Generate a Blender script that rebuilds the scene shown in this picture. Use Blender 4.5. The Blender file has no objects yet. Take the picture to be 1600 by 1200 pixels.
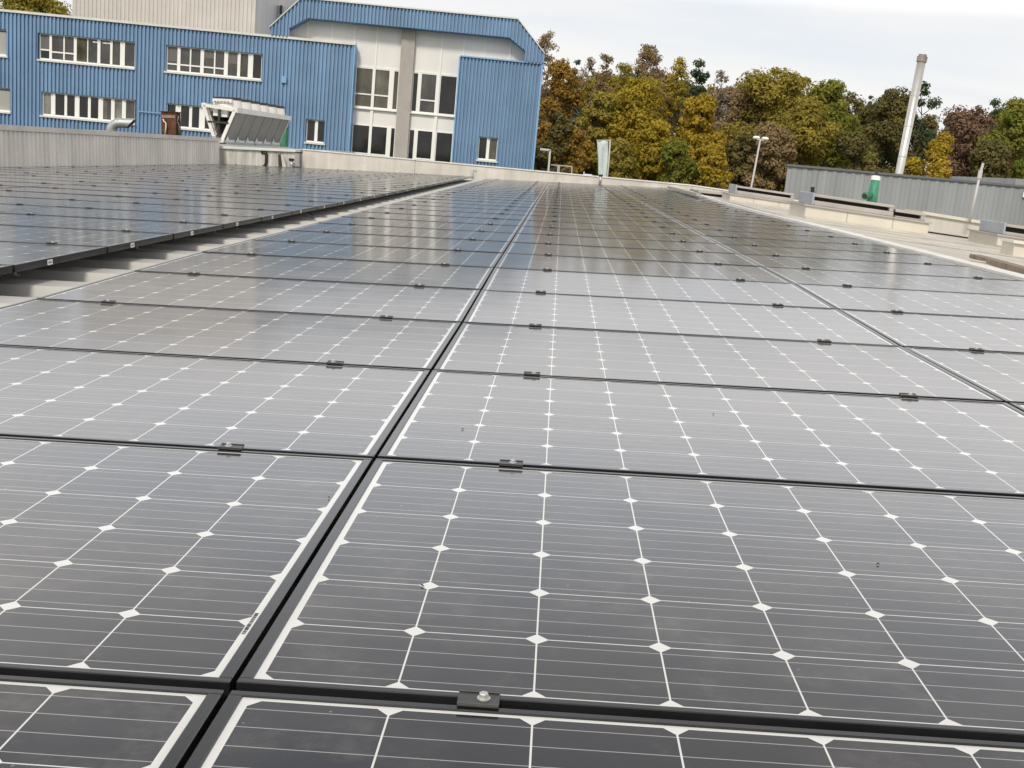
import bpy, math, random
import numpy as np
from mathutils import Vector, Matrix
R_ = math.radians
S = bpy.context.scene
COL = S.collection

# ------------------------------------------------------------------ camera
EYE = 8.0
F_PX = 1736.851                      # focal length in pixels of the 1600 px wide photograph
RCAM = Matrix(((0.99496472, -0.09681276, 0.02593240), (0.04453255, 0.19523439, -0.97974506), (0.08978893, 0.97596661, 0.19856265)))      # camera axes in the world
RROOF = Matrix(((0.99915659, 0.00000000, -0.04106234), (-0.00011792, 0.99999588, -0.00286928), (0.04106217, 0.00287170, 0.99915247)))     # roof axes in the world
CROOF = Vector((0.35008, -1.17782, 0.61978))          # the camera in roof coordinates
cd = bpy.data.cameras.new('camera')
cam = bpy.data.objects.new('camera', cd); COL.objects.link(cam)
cd.sensor_fit = 'HORIZONTAL'; cd.sensor_width = 36.0; cd.lens = F_PX / 1600 * 36.0
cd.clip_start = 0.05; cd.clip_end = 3000
cam.matrix_world = Matrix.Translation((0, 0, EYE)) @ RCAM.to_4x4()
S.camera = cam

# ------------------------------------------------------------------ sky, sun, exposure
SUN_EL, SUN_AZ = R_(42), R_(192)     # azimuth clockwise from +Y: behind the camera, slightly to its left
w = bpy.data.worlds.new('World'); S.world = w; w.use_nodes = True
nt = w.node_tree; nt.nodes.clear()
def N(t, **k):
    n = nt.nodes.new(t)
    for a, b in k.items(): setattr(n, a, b)
    return n
out = N('ShaderNodeOutputWorld'); bg = N('ShaderNodeBackground'); bg.inputs['Strength'].default_value = 0.1
sky = N('ShaderNodeTexSky', sky_type='NISHITA', sun_disc=False, sun_elevation=SUN_EL, sun_rotation=SUN_AZ)
tc = N('ShaderNodeTexCoord'); sep = N('ShaderNodeSeparateXYZ'); nt.links.new(tc.outputs['Generated'], sep.inputs[0])
mz = N('ShaderNodeMath', operation='ADD'); mz.inputs[1].default_value = 0.22
mx0 = N('ShaderNodeMath', operation='MAXIMUM'); mx0.inputs[1].default_value = 0.0
nt.links.new(sep.outputs['Z'], mx0.inputs[0]); nt.links.new(mx0.outputs[0], mz.inputs[0])
dv = N('ShaderNodeVectorMath', operation='DIVIDE'); cmb = N('ShaderNodeCombineXYZ')
for i in range(3): nt.links.new(mz.outputs[0], cmb.inputs[i])
nt.links.new(tc.outputs['Generated'], dv.inputs[0]); nt.links.new(cmb.outputs[0], dv.inputs[1])
no = N('ShaderNodeTexNoise'); no.inputs['Scale'].default_value = 1.15; no.inputs['Detail'].default_value = 5; no.inputs['Roughness'].default_value = 0.52
no.inputs['Distortion'].default_value = 0.35
mp = N('ShaderNodeMapping'); mp.inputs['Scale'].default_value = (0.75, 1.5, 0); mp.inputs['Location'].default_value = (2.3, 0.4, 0)
nt.links.new(dv.outputs[0], mp.inputs[0]); nt.links.new(mp.outputs[0], no.inputs['Vector'])
rp = N('ShaderNodeValToRGB')
rp.color_ramp.elements[0].position = 0.36; rp.color_ramp.elements[0].color = (0.735, 0.757, 0.792, 1)
rp.color_ramp.elements[1].position = 0.60; rp.color_ramp.elements[1].color = (0.850, 0.825, 0.805, 1)
nt.links.new(no.outputs['Fac'], rp.inputs[0])
# the cloud layer is brightest at mid height and duller overhead
gr = N('ShaderNodeValToRGB'); el = gr.color_ramp.elements
el[0].position = 0.0; el[0].color = (.565,.565,.565,1); el[1].position = 0.60; el[1].color = (.37,.37,.37,1)
for p_, v_ in ((0.14, .565), (0.19, .97), (0.30, 1.0), (0.44, .60)):
    e_ = el.new(p_); e_.color = (v_, v_, v_, 1)
nt.links.new(sep.outputs['Z'], gr.inputs[0])
g16 = N('ShaderNodeMath', operation='MULTIPLY'); g16.inputs[1].default_value = 16.0; nt.links.new(gr.outputs[0], g16.inputs[0])
sc10 = N('ShaderNodeVectorMath', operation='SCALE'); nt.links.new(g16.outputs[0], sc10.inputs['Scale'])
nt.links.new(rp.outputs[0], sc10.inputs[0])
mixs = N('ShaderNodeMix', data_type='RGBA'); mixs.inputs['Factor'].default_value = 0.90
nt.links.new(sky.outputs[0], mixs.inputs['A']); nt.links.new(sc10.outputs[0], mixs.inputs['B'])
nt.links.new(mixs.outputs['Result'], bg.inputs[0]); nt.links.new(bg.outputs[0], out.inputs[0])

sd = bpy.data.lights.new('sun', 'SUN'); sd.energy = 2.0; sd.angle = R_(10); sd.color = (1.0, 0.93, 0.82)
so = bpy.data.objects.new('sun', sd); COL.objects.link(so)
sdir = Vector((math.sin(SUN_AZ) * math.cos(SUN_EL), math.cos(SUN_AZ) * math.cos(SUN_EL), math.sin(SUN_EL)))
so.rotation_euler = sdir.to_track_quat('Z', 'Y').to_euler(); so.location = sdir * 50
S.view_settings.view_transform = 'Standard'; S.view_settings.look = 'None'
S.view_settings.exposure = 0.35; S.view_settings.gamma = 1.0; S.view_settings.use_curve_mapping = False

# ------------------------------------------------------------------ helpers
def ray(px, py): return RCAM @ Vector(((px - 800) / F_PX, (600 - py) / F_PX, -1.0))
CAMP = Vector((0, 0, EYE))
def at(px, py, Y):                   # the point seen at a pixel, at world depth Y
    d = ray(px, py); return CAMP + d * (Y / d.y)
MROOF = Matrix.Translation((0, 0, EYE)) @ RROOF.to_4x4() @ Matrix.Translation(-CROOF)   # roof frame -> world
IROOF = MROOF.inverted()
def rf(u, v, h=0.0): return MROOF @ Vector((u, v, h))
def atv(px, py, v):                  # (u, h) in the roof frame of a pixel on the plane v
    a = IROOF @ CAMP; d = IROOF.to_3x3() @ ray(px, py); p = a + d * ((v - a.y) / d.y); return p.x, p.z
def proj(p):
    c = RCAM.inverted() @ (p - CAMP); return 800 + F_PX * c.x / -c.z, 600 - F_PX * c.y / -c.z, -c.z

class MB:
    def __init__(s): s.v = []; s.f = []
    def quad(s, a, b, c, d):
        n = len(s.v); s.v += [tuple(a), tuple(b), tuple(c), tuple(d)]; s.f.append((n, n+1, n+2, n+3)); return s
    def poly(s, pts):
        n = len(s.v); s.v += [tuple(p) for p in pts]; s.f.append(tuple(range(n, n+len(pts)))); return s
    def hexa(s, p):                  # 8 corners: bottom 0-3 counter-clockwise, top 4-7
        n = len(s.v); s.v += [tuple(q) for q in p]
        for q in ((3,2,1,0),(4,5,6,7),(0,1,5,4),(1,2,6,5),(2,3,7,6),(3,0,4,7)): s.f.append(tuple(n+i for i in q))
        return s
    def box(s, x0, x1, y0, y1, z0, z1, M=None):
        p = [Vector(q) for q in ((x0,y0,z0),(x1,y0,z0),(x1,y1,z0),(x0,y1,z0),(x0,y0,z1),(x1,y0,z1),(x1,y1,z1),(x0,y1,z1))]
        if M: p = [M @ q for q in p]
        return s.hexa(p)
    def tube(s, pts, r, n=10, cap=True):
        pts = [Vector(p) for p in pts]; rs = r if isinstance(r, (list, tuple)) else [r]*len(pts)
        base = len(s.v); prev = None
        for i, p in enumerate(pts):
            t = (pts[min(i+1, len(pts)-1)] - pts[max(i-1, 0)]).normalized()
            if prev is None: a = t.orthogonal().normalized()
            else: a = (prev - t * prev.dot(t)).normalized()
            prev = a; b = t.cross(a)
            for k in range(n):
                an = 2*math.pi*k/n; s.v.append(tuple(p + (a*math.cos(an) + b*math.sin(an))*rs[i]))
        for i in range(len(pts)-1):
            for k in range(n):
                k2 = (k+1) % n
                s.f.append((base+i*n+k, base+i*n+k2, base+(i+1)*n+k2, base+(i+1)*n+k))
        if cap:
            s.f.append(tuple(base+k for k in reversed(range(n)))); s.f.append(tuple(base+(len(pts)-1)*n+k for k in range(n)))
        return s
    def bar(s, a, b, wd, up=(0,0,1), ht=None):
        a, b = Vector(a), Vector(b); t = (b-a).normalized(); u = Vector(up); x = t.cross(u).normalized()*wd/2; y = x.cross(t).normalized()*(ht or wd)/2
        return s.hexa([a-x-y, a+x-y, b+x-y, b-x-y, a-x+y, a+x+y, b+x+y, b-x+y])
    def mesh(s, name, mat, smooth=False):
        me = bpy.data.meshes.new(name); me.from_pydata(s.v, [], s.f); me.validate(); me.update()
        if mat: me.materials.append(mat)
        if smooth: me.polygons.foreach_set('use_smooth', [True]*len(me.polygons))
        return me
    def build(s, name, mat, parent=None, M=None, smooth=False, bevel=0):
        o = bpy.data.objects.new(name, s.mesh(name, mat, smooth)); COL.objects.link(o)
        if parent: o.parent = parent
        if M is not None: o.matrix_world = M
        if bevel:
            bm = o.modifiers.new('bevel', 'BEVEL'); bm.width = bevel; bm.segments = 2; bm.limit_method = 'ANGLE'
        return o

def tag(o, label=None, cat=None, group=None, kind=None):
    if label: o['label'] = label
    if cat: o['category'] = cat
    if group: o['group'] = group
    if kind: o['kind'] = kind
    return o
def empty(name, M, label, cat, group=None):
    o = bpy.data.objects.new(name, None); COL.objects.link(o); o.empty_display_size = 0.2
    o.matrix_world = M if isinstance(M, Matrix) else Matrix.Translation(M)
    return tag(o, label, cat, group)
def inst(name, mesh, parent=None, M=None):
    o = bpy.data.objects.new(name, mesh); COL.objects.link(o)
    if parent: o.parent = parent
    if M is not None: o.matrix_basis = M
    return o
def part(mb, name, mat, parent, smooth=False, bevel=0):   # world coordinates in mb, parented to a thing anywhere
    o = bpy.data.objects.new(name, None)
    P = Matrix.Identity(4); q = parent
    while q: P = q.matrix_basis @ P; q = q.parent
    I = P.inverted(); mb.v = [tuple(I @ Vector(v)) for v in mb.v]
    bpy.data.objects.remove(o)
    return mb.build(name, mat, parent, smooth=smooth, bevel=bevel)

# ------------------------------------------------------------------ materials
def mat(name, col, rough=0.6, metal=0.0, spec=0.5, noise=None, streak=None, bump=None, coords='Object'):
    """col base; noise=(scale, amount): blotchy wear; streak=(scale, amount): vertical weather streaks."""
    m = bpy.data.materials.new(name); m.use_nodes = True; t = m.node_tree; b = t.nodes['Principled BSDF']
    b.inputs['Roughness'].default_value = rough; b.inputs['Metallic'].default_value = metal
    b.inputs['Specular IOR Level'].default_value = spec
    b.inputs['Base Color'].default_value = (*col, 1)
    last = None
    tcn = t.nodes.new('ShaderNodeTexCoord')
    def layer(scale, amount, stretch):
        nonlocal last
        mpn = t.nodes.new('ShaderNodeMapping'); mpn.inputs['Scale'].default_value = stretch
        t.links.new(tcn.outputs[coords], mpn.inputs[0])
        n = t.nodes.new('ShaderNodeTexNoise'); n.inputs['Scale'].default_value = scale; n.inputs['Detail'].default_value = 6; n.inputs['Roughness'].default_value = 0.6
        t.links.new(mpn.outputs[0], n.inputs['Vector'])
        r = t.nodes.new('ShaderNodeMapRange'); r.inputs['From Min'].default_value = 0.3; r.inputs['From Max'].default_value = 0.7
        r.inputs['To Min'].default_value = 1-amount; r.inputs['To Max'].default_value = 1+amount*0.6
        t.links.new(n.outputs['Fac'], r.inputs[0])
        mu = t.nodes.new('ShaderNodeVectorMath'); mu.operation = 'SCALE'
        if last is None: mu.inputs[0].default_value = col
        else: t.links.new(last, mu.inputs[0])
        t.links.new(r.outputs[0], mu.inputs['Scale']); last = mu.outputs[0]
    if noise: layer(noise[0], noise[1], (1, 1, 1))
    if streak: layer(streak[0], streak[1], (1, 1, 0.06))
    if last is not None: t.links.new(last, b.inputs['Base Color'])
    if bump:
        n = t.nodes.new('ShaderNodeTexNoise'); n.inputs['Scale'].default_value = bump[0]; n.inputs['Detail'].default_value = 5
        t.links.new(tcn.outputs[coords], n.inputs['Vector'])
        bp = t.nodes.new('ShaderNodeBump'); bp.inputs['Strength'].default_value = bump[1]; bp.inputs['Distance'].default_value = 0.02
        t.links.new(n.outputs['Fac'], bp.inputs['Height']); t.links.new(bp.outputs[0], b.inputs['Normal'])
    return m

M = {}
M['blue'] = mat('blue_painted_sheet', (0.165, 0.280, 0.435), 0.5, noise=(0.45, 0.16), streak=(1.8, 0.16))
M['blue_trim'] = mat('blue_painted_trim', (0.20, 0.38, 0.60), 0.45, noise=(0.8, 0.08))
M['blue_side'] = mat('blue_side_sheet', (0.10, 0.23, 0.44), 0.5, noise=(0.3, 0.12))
M['trim'] = mat('pale_grey_trim', (0.62, 0.62, 0.58), 0.5, noise=(1.5, 0.12))
M['white_panel'] = mat('white_facade_panel', (0.74, 0.715, 0.68), 0.55, noise=(0.6, 0.05), streak=(1.2, 0.05))
M['white_frame'] = mat('white_window_frame', (0.80, 0.79, 0.75), 0.4)
M['concrete'] = mat('grey_concrete', (0.40, 0.37, 0.34), 0.85, noise=(1.5, 0.12), streak=(2.0, 0.10), bump=(12, 0.3))
M['grey_rib'] = mat('grey_beige_ribbed_sheet', (0.52, 0.49, 0.45), 0.55, noise=(0.5, 0.08), streak=(1.5, 0.10))
M['wall_rib'] = mat('weathered_ribbed_sheet', (0.74, 0.70, 0.645), 0.55, noise=(0.9, 0.14), streak=(2.5, 0.18))
M['wall_cap'] = mat('weathered_wall_cap', (0.62, 0.585, 0.54), 0.55, noise=(2.0, 0.15))
M['plinth'] = mat('streaked_plinth_sheet', (0.55, 0.53, 0.49), 0.6, noise=(2.0, 0.16), streak=(7.0, 0.45))
M['parapet'] = mat('pale_parapet_render', (0.57, 0.54, 0.485), 0.7, noise=(1.2, 0.16), streak=(3.0, 0.18))
M['roof'] = mat('grey_roof_sheet', (0.47, 0.455, 0.425), 0.5, noise=(1.2, 0.16), bump=(30, 0.05))
M['membrane'] = mat('beige_roof_sheet', (0.53, 0.495, 0.425), 0.65, noise=(2.5, 0.22), streak=(1.2, 0.10))
M['curb'] = mat('cream_curb_paint', (0.62, 0.575, 0.49), 0.6, noise=(1.3, 0.08), streak=(3.0, 0.08))
M['ridge'] = mat('white_ridge_flashing', (0.70, 0.675, 0.63), 0.5, noise=(3.0, 0.15))
M['vent_grey'] = mat('grey_vent_metal', (0.34, 0.36, 0.39), 0.45, noise=(2.5, 0.12))
M['vent_rail'] = mat('brownish_vent_rail', (0.40, 0.37, 0.34), 0.5, noise=(2.0, 0.15))
M['slot'] = mat('dark_slot', (0.012, 0.009, 0.008), 0.7)
M['black_pipe'] = mat('black_pipe', (0.012, 0.012, 0.012), 0.5)
M['galv'] = mat('galvanised_sheet', (0.46, 0.47, 0.46), 0.42, 0.55, noise=(4.0, 0.2))
M['steel'] = mat('stainless_flue', (0.62, 0.60, 0.565), 0.38, 0.6, noise=(1.2, 0.14), streak=(3.0, 0.12))
M['steel_cap'] = mat('stained_flue_cap', (0.30, 0.25, 0.22), 0.5, 0.4, noise=(4.0, 0.3))
M['rust'] = mat('rusty_sheet', (0.115, 0.042, 0.016), 0.85, noise=(6.0, 0.55), streak=(10.0, 0.4))
M['rust_dark'] = mat('dark_rust_edge', (0.05, 0.02, 0.012), 0.85, noise=(6.0, 0.4))
M['cream'] = mat('cream_pipe', (0.62, 0.55, 0.43), 0.6)
M['green'] = mat('green_painted_metal', (0.045, 0.235, 0.135), 0.5, noise=(7.0, 0.35), streak=(9.0, 0.3))
M['cooler_frame'] = mat('white_cooler_frame', (0.72, 0.70, 0.66), 0.45, noise=(3.0, 0.1))
M['coil'] = mat('grey_coil_fins', (0.22, 0.215, 0.20), 0.6, 0.2, noise=(3.0, 0.12), streak=(14, 0.15))
M['dark'] = mat('dark_metal', (0.03, 0.03, 0.03), 0.5)
M['slat_dark'] = mat('grey_brown_slats', (0.15, 0.14, 0.128), 0.6)
M['blind'] = mat('beige_blind', (0.50, 0.49, 0.45), 0.6, streak=None)
M['grey_hall'] = mat('grey_hall_sheet', (0.300, 0.312, 0.318), 0.5, noise=(0.3, 0.10), streak=(1.6, 0.20))
M['grey_trim'] = mat('dark_grey_roof_edge', (0.13, 0.13, 0.13), 0.5)
M['lamp'] = mat('pale_lamp_metal', (0.48, 0.47, 0.45), 0.45)
M['banner'] = mat('pale_banner_cloth', (0.54, 0.61, 0.58), 0.8, noise=(2.0, 0.12))
M['banner_ink'] = mat('faded_blue_ink', (0.475, 0.575, 0.60), 0.8)
M['lilac'] = mat('lilac_grey_paint', (0.62, 0.60, 0.66), 0.6)
M['beam'] = mat('weathered_wood', (0.27, 0.21, 0.165), 0.9, noise=(14.0, 0.5), bump=(60, 0.5))
M['ground'] = mat('grass_and_asphalt', (0.07, 0.085, 0.04), 0.95, noise=(0.08, 0.4), bump=(2, 0.5))
M['sticker'] = mat('white_sticker', (0.8, 0.8, 0.78), 0.5)
M['ink'] = mat('black_ink', (0.02, 0.02, 0.02), 0.6)
M['bolt'] = mat('steel_bolt', (0.55, 0.55, 0.53), 0.5, 0.6)
M['clamp'] = mat('black_clamp', (0.040, 0.039, 0.037), 0.40, noise=(40.0, 0.3))
M['frame'] = mat('black_anodised_frame', (0.016, 0.016, 0.017), 0.24, noise=(9.0, 0.35))
M['under'] = mat('dark_backsheet', (0.03, 0.03, 0.03), 0.7)

def glass_mat(name, col, rough=0.06):
    m = mat(name, col, rough, spec=0.5, noise=(0.9, 0.55), streak=(2.2, 0.35)); return m
M['pane'] = glass_mat('dark_window_glass', (0.018, 0.018, 0.017))
M['pane_grey'] = glass_mat('grey_sky_reflection_glass', (0.080, 0.076, 0.071))  # sky reflected in the panes is put into this grey base colour
M['pane_warm'] = glass_mat('curtained_window_glass', (0.115, 0.105, 0.075))
M['pane_pale'] = glass_mat('net_curtain_window_glass', (0.24, 0.24, 0.21))

# solar cells: the printed pattern of one module, in metres from its centre
def solar_mat():
    m = bpy.data.materials.new('solar_glass'); m.use_nodes = True; t = m.node_tree; b = t.nodes['Principled BSDF']
    tcn = t.nodes.new('ShaderNodeTexCoord'); sp = t.nodes.new('ShaderNodeSeparateXYZ'); t.links.new(tcn.outputs['Object'], sp.inputs[0])
    def mth(op, a, b_=None, c=None):
        n = t.nodes.new('ShaderNodeMath'); n.operation = op
        for i, q in enumerate((a, b_, c)):
            if q is None: continue
            if isinstance(q, (int, float)): n.inputs[i].default_value = q
            else: t.links.new(q, n.inputs[i])
        return n.outputs[0]
    P, PW = 0.1602, 0.1611
    x = mth('ADD', mth('MULTIPLY', sp.outputs['X'], P/PW), 5*P); y = mth('ADD', sp.outputs['Y'], 3*P)
    fx = mth('MODULO', mth('ADD', x, 10*P), P); fy = mth('MODULO', mth('ADD', y, 10*P), P)
    dx = mth('MINIMUM', fx, mth('SUBTRACT', P, fx)); dy = mth('MINIMUM', fy, mth('SUBTRACT', P, fy))
    gap = mth('MAXIMUM', mth('LESS_THAN', dx, 0.00115), mth('LESS_THAN', dy, 0.0010))
    dia = mth('LESS_THAN', mth('ADD', dx, dy), 0.0155)
    outx = mth('GREATER_THAN', mth('ABSOLUTE', sp.outputs['X']), 5*PW-0.0012); outy = mth('GREATER_THAN', mth('ABSOLUTE', sp.outputs['Y']), 3*P-0.0012)
    white = mth('MAXIMUM', mth('MAXIMUM', gap, dia), mth('MAXIMUM', outx, outy))
    by = mth('ABSOLUTE', mth('SUBTRACT', mth('MODULO', mth('ADD', y, 10*P), P/4), P/8))
    bus = mth('LESS_THAN', by, 0.00065)
    fing = mth('MULTIPLY', mth('LESS_THAN', mth('MODULO', mth('ADD', x, 10*P), 0.0021), 0.0006), 0.035)
    # cells differ a little from one to the next and from module to module
    ci = t.nodes.new('ShaderNodeCombineXYZ'); t.links.new(mth('FLOOR', mth('DIVIDE', x, P)), ci.inputs[0]); t.links.new(mth('FLOOR', mth('DIVIDE', y, P)), ci.inputs[1])
    oi = t.nodes.new('ShaderNodeObjectInfo'); t.links.new(mth('MULTIPLY', oi.outputs['Random'], 57.0), ci.inputs[2])
    wn = t.nodes.new('ShaderNodeTexWhiteNoise'); t.links.new(ci.outputs[0], wn.inputs['Vector'])
    cm = t.nodes.new('ShaderNodeMix'); cm.data_type = 'RGBA'
    cm.inputs['A'].default_value = (0.0060, 0.0070, 0.0120, 1); cm.inputs['B'].default_value = (0.0150, 0.0140, 0.0160, 1)
    t.links.new(wn.outputs['Value'], cm.inputs['Factor'])
    def mixc(fac, a, colr):
        n = t.nodes.new('ShaderNodeMix'); n.data_type = 'RGBA'; t.links.new(fac, n.inputs['Factor']) ; t.links.new(a, n.inputs['A'])
        n.inputs['B'].default_value = (*colr, 1); return n.outputs['Result']
    c = mixc(fing, cm.outputs['Result'], (0.45, 0.45, 0.45))
    c = mixc(bus, c, (0.36, 0.355, 0.345)); c = mixc(white, c, (0.66, 0.66, 0.64))
    # dust film: blotches, and grime washed down to the lower edges
    mpn = t.nodes.new('ShaderNodeMapping'); t.links.new(tcn.outputs['Object'], mpn.inputs[0])
    cl = t.nodes.new('ShaderNodeCombineXYZ'); t.links.new(mth('MULTIPLY', oi.outputs['Random'], 91.0), cl.inputs[2]); t.links.new(cl.outputs[0], mpn.inputs['Location'])
    n1 = t.nodes.new('ShaderNodeTexNoise'); n1.inputs['Scale'].default_value = 3.2; n1.inputs['Detail'].default_value = 8; n1.inputs['Roughness'].default_value = 0.65
    t.links.new(mpn.outputs[0], n1.inputs['Vector'])
    dust = mth('MULTIPLY', mth('MAXIMUM', mth('SUBTRACT', n1.outputs['Fac'], 0.42), 0.0), 0.26)
    c = mixc(dust, c, (0.42, 0.38, 0.33))
    n2 = t.nodes.new('ShaderNodeTexVoronoi'); n2.inputs['Scale'].default_value = 9.0; t.links.new(mpn.outputs[0], n2.inputs['Vector'])
    sepc = t.nodes.new('ShaderNodeSeparateColor'); t.links.new(n2.outputs['Color'], sepc.inputs[0])
    spk = mth('MULTIPLY', mth('LESS_THAN', n2.outputs['Distance'], mth('MULTIPLY', sepc.outputs[1], 0.036)), mth('GREATER_THAN', sepc.outputs[0], 0.78))
    c = mixc(mth('MULTIPLY', spk, 0.8), c, (0.36, 0.32, 0.27))
    # dried splashes and grit
    n4 = t.nodes.new('ShaderNodeTexVoronoi'); n4.inputs['Scale'].default_value = 34.0; t.links.new(mpn.outputs[0], n4.inputs['Vector'])
    sp4 = t.nodes.new('ShaderNodeSeparateColor'); t.links.new(n4.outputs['Color'], sp4.inputs[0])
    grit = mth('MULTIPLY', mth('LESS_THAN', n4.outputs['Distance'], mth('MULTIPLY', sp4.outputs[1], 0.085)), mth('GREATER_THAN', mth('ADD', sp4.outputs[0], mth('MULTIPLY', n1.outputs['Fac'], 0.6)), 1.12))
    c = mixc(mth('MULTIPLY', grit, 0.38), c, (0.40, 0.36, 0.30))
    n5 = t.nodes.new('ShaderNodeTexNoise'); n5.inputs['Scale'].default_value = 14.0; n5.inputs['Detail'].default_value = 10; n5.inputs['Roughness'].default_value = 0.75; t.links.new(mpn.outputs[0], n5.inputs['Vector'])
    film = mth('MULTIPLY', mth('MAXIMUM', mth('SUBTRACT', mth('MULTIPLY', n5.outputs['Fac'], mth('ADD', n1.outputs['Fac'], 0.45)), 0.50), 0.0), 0.55)
    c = mixc(film, c, (0.36, 0.33, 0.29))
    t.links.new(c, b.inputs['Base Color'])
    rr = t.nodes.new('ShaderNodeMapRange'); rr.inputs['To Min'].default_value = 0.085; rr.inputs['To Max'].default_value = 0.165
    t.links.new(n1.outputs['Fac'], rr.inputs[0]); t.links.new(rr.outputs[0], b.inputs['Roughness'])
    b.inputs['IOR'].default_value = 1.52
    b.inputs['Sheen Weight'].default_value = 0.07; b.inputs['Sheen Roughness'].default_value = 0.4; b.inputs['Sheen Tint'].default_value = (1.0, 0.93, 0.86, 1)   # the dust film
    n3 = t.nodes.new('ShaderNodeTexNoise'); n3.inputs['Scale'].default_value = 2.2; n3.inputs['Detail'].default_value = 2; t.links.new(mpn.outputs[0], n3.inputs['Vector'])
    bp = t.nodes.new('ShaderNodeBump'); bp.inputs['Strength'].default_value = 0.05; bp.inputs['Distance'].default_value = 0.02
    t.links.new(n3.outputs['Fac'], bp.inputs['Height']); t.links.new(bp.outputs[0], b.inputs['Normal'])
    return m
M['solar'] = solar_mat()

# ------------------------------------------------------------------ ground
g = MB().quad((-900,-300,0),(900,-300,0),(900,1500,0),(-900,1500,0)).build('ground', M['ground']); tag(g, kind='structure')

# ------------------------------------------------------------------ the hall whose roof carries the panels
RD = -0.048                          # roof deck below the module tops
U_W, U_RIDGE, V0, V1 = -9.05, 3.42, -7.0, 30.0
hall = empty('industrial_hall', rf(0, 12, RD), 'low hall whose pale ribbed metal roof carries all the solar panels', 'building')
mb = MB(); pitch = 0.575; k = 0; v = V0
while v < V1:                        # trapezoid sheet, ribs across the view
    prof = [(v, RD-0.045), (v+0.30, RD-0.045), (v+0.335, RD), (v+0.54, RD), (v+pitch, RD-0.045)]
    for (a, ha), (b, hb) in zip(prof, prof[1:]):
        mb.quad(rf(U_W, a, ha), rf(U_RIDGE, a, ha), rf(U_RIDGE, b, hb), rf(U_W, b, hb))
    v += pitch
part(mb, 'roof_sheet', M['roof'], hall)
rA, rB = rf(U_RIDGE+0.02, V0, RD), rf(U_RIDGE+0.02, 30.2, RD)
SL = 0.052                           # the far side of the ridge falls away
def rr(X, Y, dz=0.0):                # a point on the falling roof at world X, Y
    t = (Y - rA.y)/(rB.y - rA.y); p = rA.lerp(rB, t); return Vector((X, Y, p.z + 0.046 - SL*(X - p.x) + dz))
mb = MB()
for i in range(24):
    x0, x1 = rA.x + i*0.62, rA.x + (i+1)*0.62
    if i == 0: x0 = rA.x - 0.01
    mb.quad(rr(x0, rA.y), rr(x1, rA.y), rr(x1, rB.y), rr(x0, rB.y))
XR = rA.x + 24*0.62
part(mb, 'falling_roof', M['membrane'], hall)
for Y_ in (6.2, 9.1, 12.0, 14.6, 19.6, 21.2, 26.8):
    xa_, xb_ = rA.x+.05, XR-.1; q_ = [rr(xa_,Y_,.004), rr(xb_,Y_,.004), rr(xb_,Y_+.09,.004), rr(xa_,Y_+.09,.004)]
    part(MB().hexa(q_ + [p_ + Vector((0,0,.010)) for p_ in q_]), 'roof_lap', M['membrane'], hall)
mb = MB()                            # ridge flashing: a folded strip
n = 40
for i in range(n):
    a, b = V0 + (37.0)*i/n, V0 + (37.0)*(i+1)/n
    q = [(3.375, -0.045), (3.385, 0.012), (3.455, 0.022), (3.53, -0.03)]
    for (u0, h0), (u1, h1) in zip(q, q[1:]):
        def hh(vv, h): return h - 0.030*math.exp(-((vv-18)/7.5)**2)
        mb.quad(rf(u0, a, hh(a, h0)), rf(u1, a, hh(a, h1)), rf(u1, b, hh(b, h1)), rf(u0, b, hh(b, h0)))
part(mb, 'ridge_flashing', M['ridge'], hall)
ZP = 7.695
mb = MB(); Xa, Xm = -7.2, 3.6
def pbox(xa, za, xb, zb, y0=31.2, y1=31.42, zlo=0.0):
    mb.hexa([(xa,y0,zlo),(xb,y0,zlo),(xb,y1,zlo),(xa,y1,zlo),(xa,y0,za),(xb,y0,zb),(xb,y1,zb),(xa,y1,za)])
pbox(Xa, ZP, -4.06, ZP); pbox(-4.05, ZP, Xm, ZP); pbox(Xm+0.006, ZP, XR, ZP-SL*(XR-Xm))
part(mb, 'parapet', M['parapet'], hall)
mb = MB(); pbox(Xa, ZP+0.03, -4.06, ZP+0.03, 31.17, 31.45, ZP+0.001); pbox(-4.05, ZP+0.03, Xm, ZP+0.03, 31.17, 31.45, ZP+0.001)
mb.hexa([(Xm+.006,31.17,ZP+.001),(XR,31.17,ZP-SL*(XR-Xm)+.001),(XR,31.45,ZP-SL*(XR-Xm)+.001),(Xm+.006,31.45,ZP+.001),
         (Xm+.006,31.17,ZP+.03),(XR,31.17,ZP-SL*(XR-Xm)+.03),(XR,31.45,ZP-SL*(XR-Xm)+.03),(Xm+.006,31.45,ZP+.03)])
part(mb, 'parapet_cap', M['ridge'], hall)
mb = MB(); a, b = rr(XR-.02, rA.y), rr(XR-.02, 31.2)
mb.quad(a, b, (b.x,b.y,0), (a.x,a.y,0)); c = rf(U_W, V0, RD-.05); mb.quad(c, a, (a.x,a.y,0), (c.x,c.y,0))
part(mb, 'hall_wall', M['grey_rib'], hall)

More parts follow.
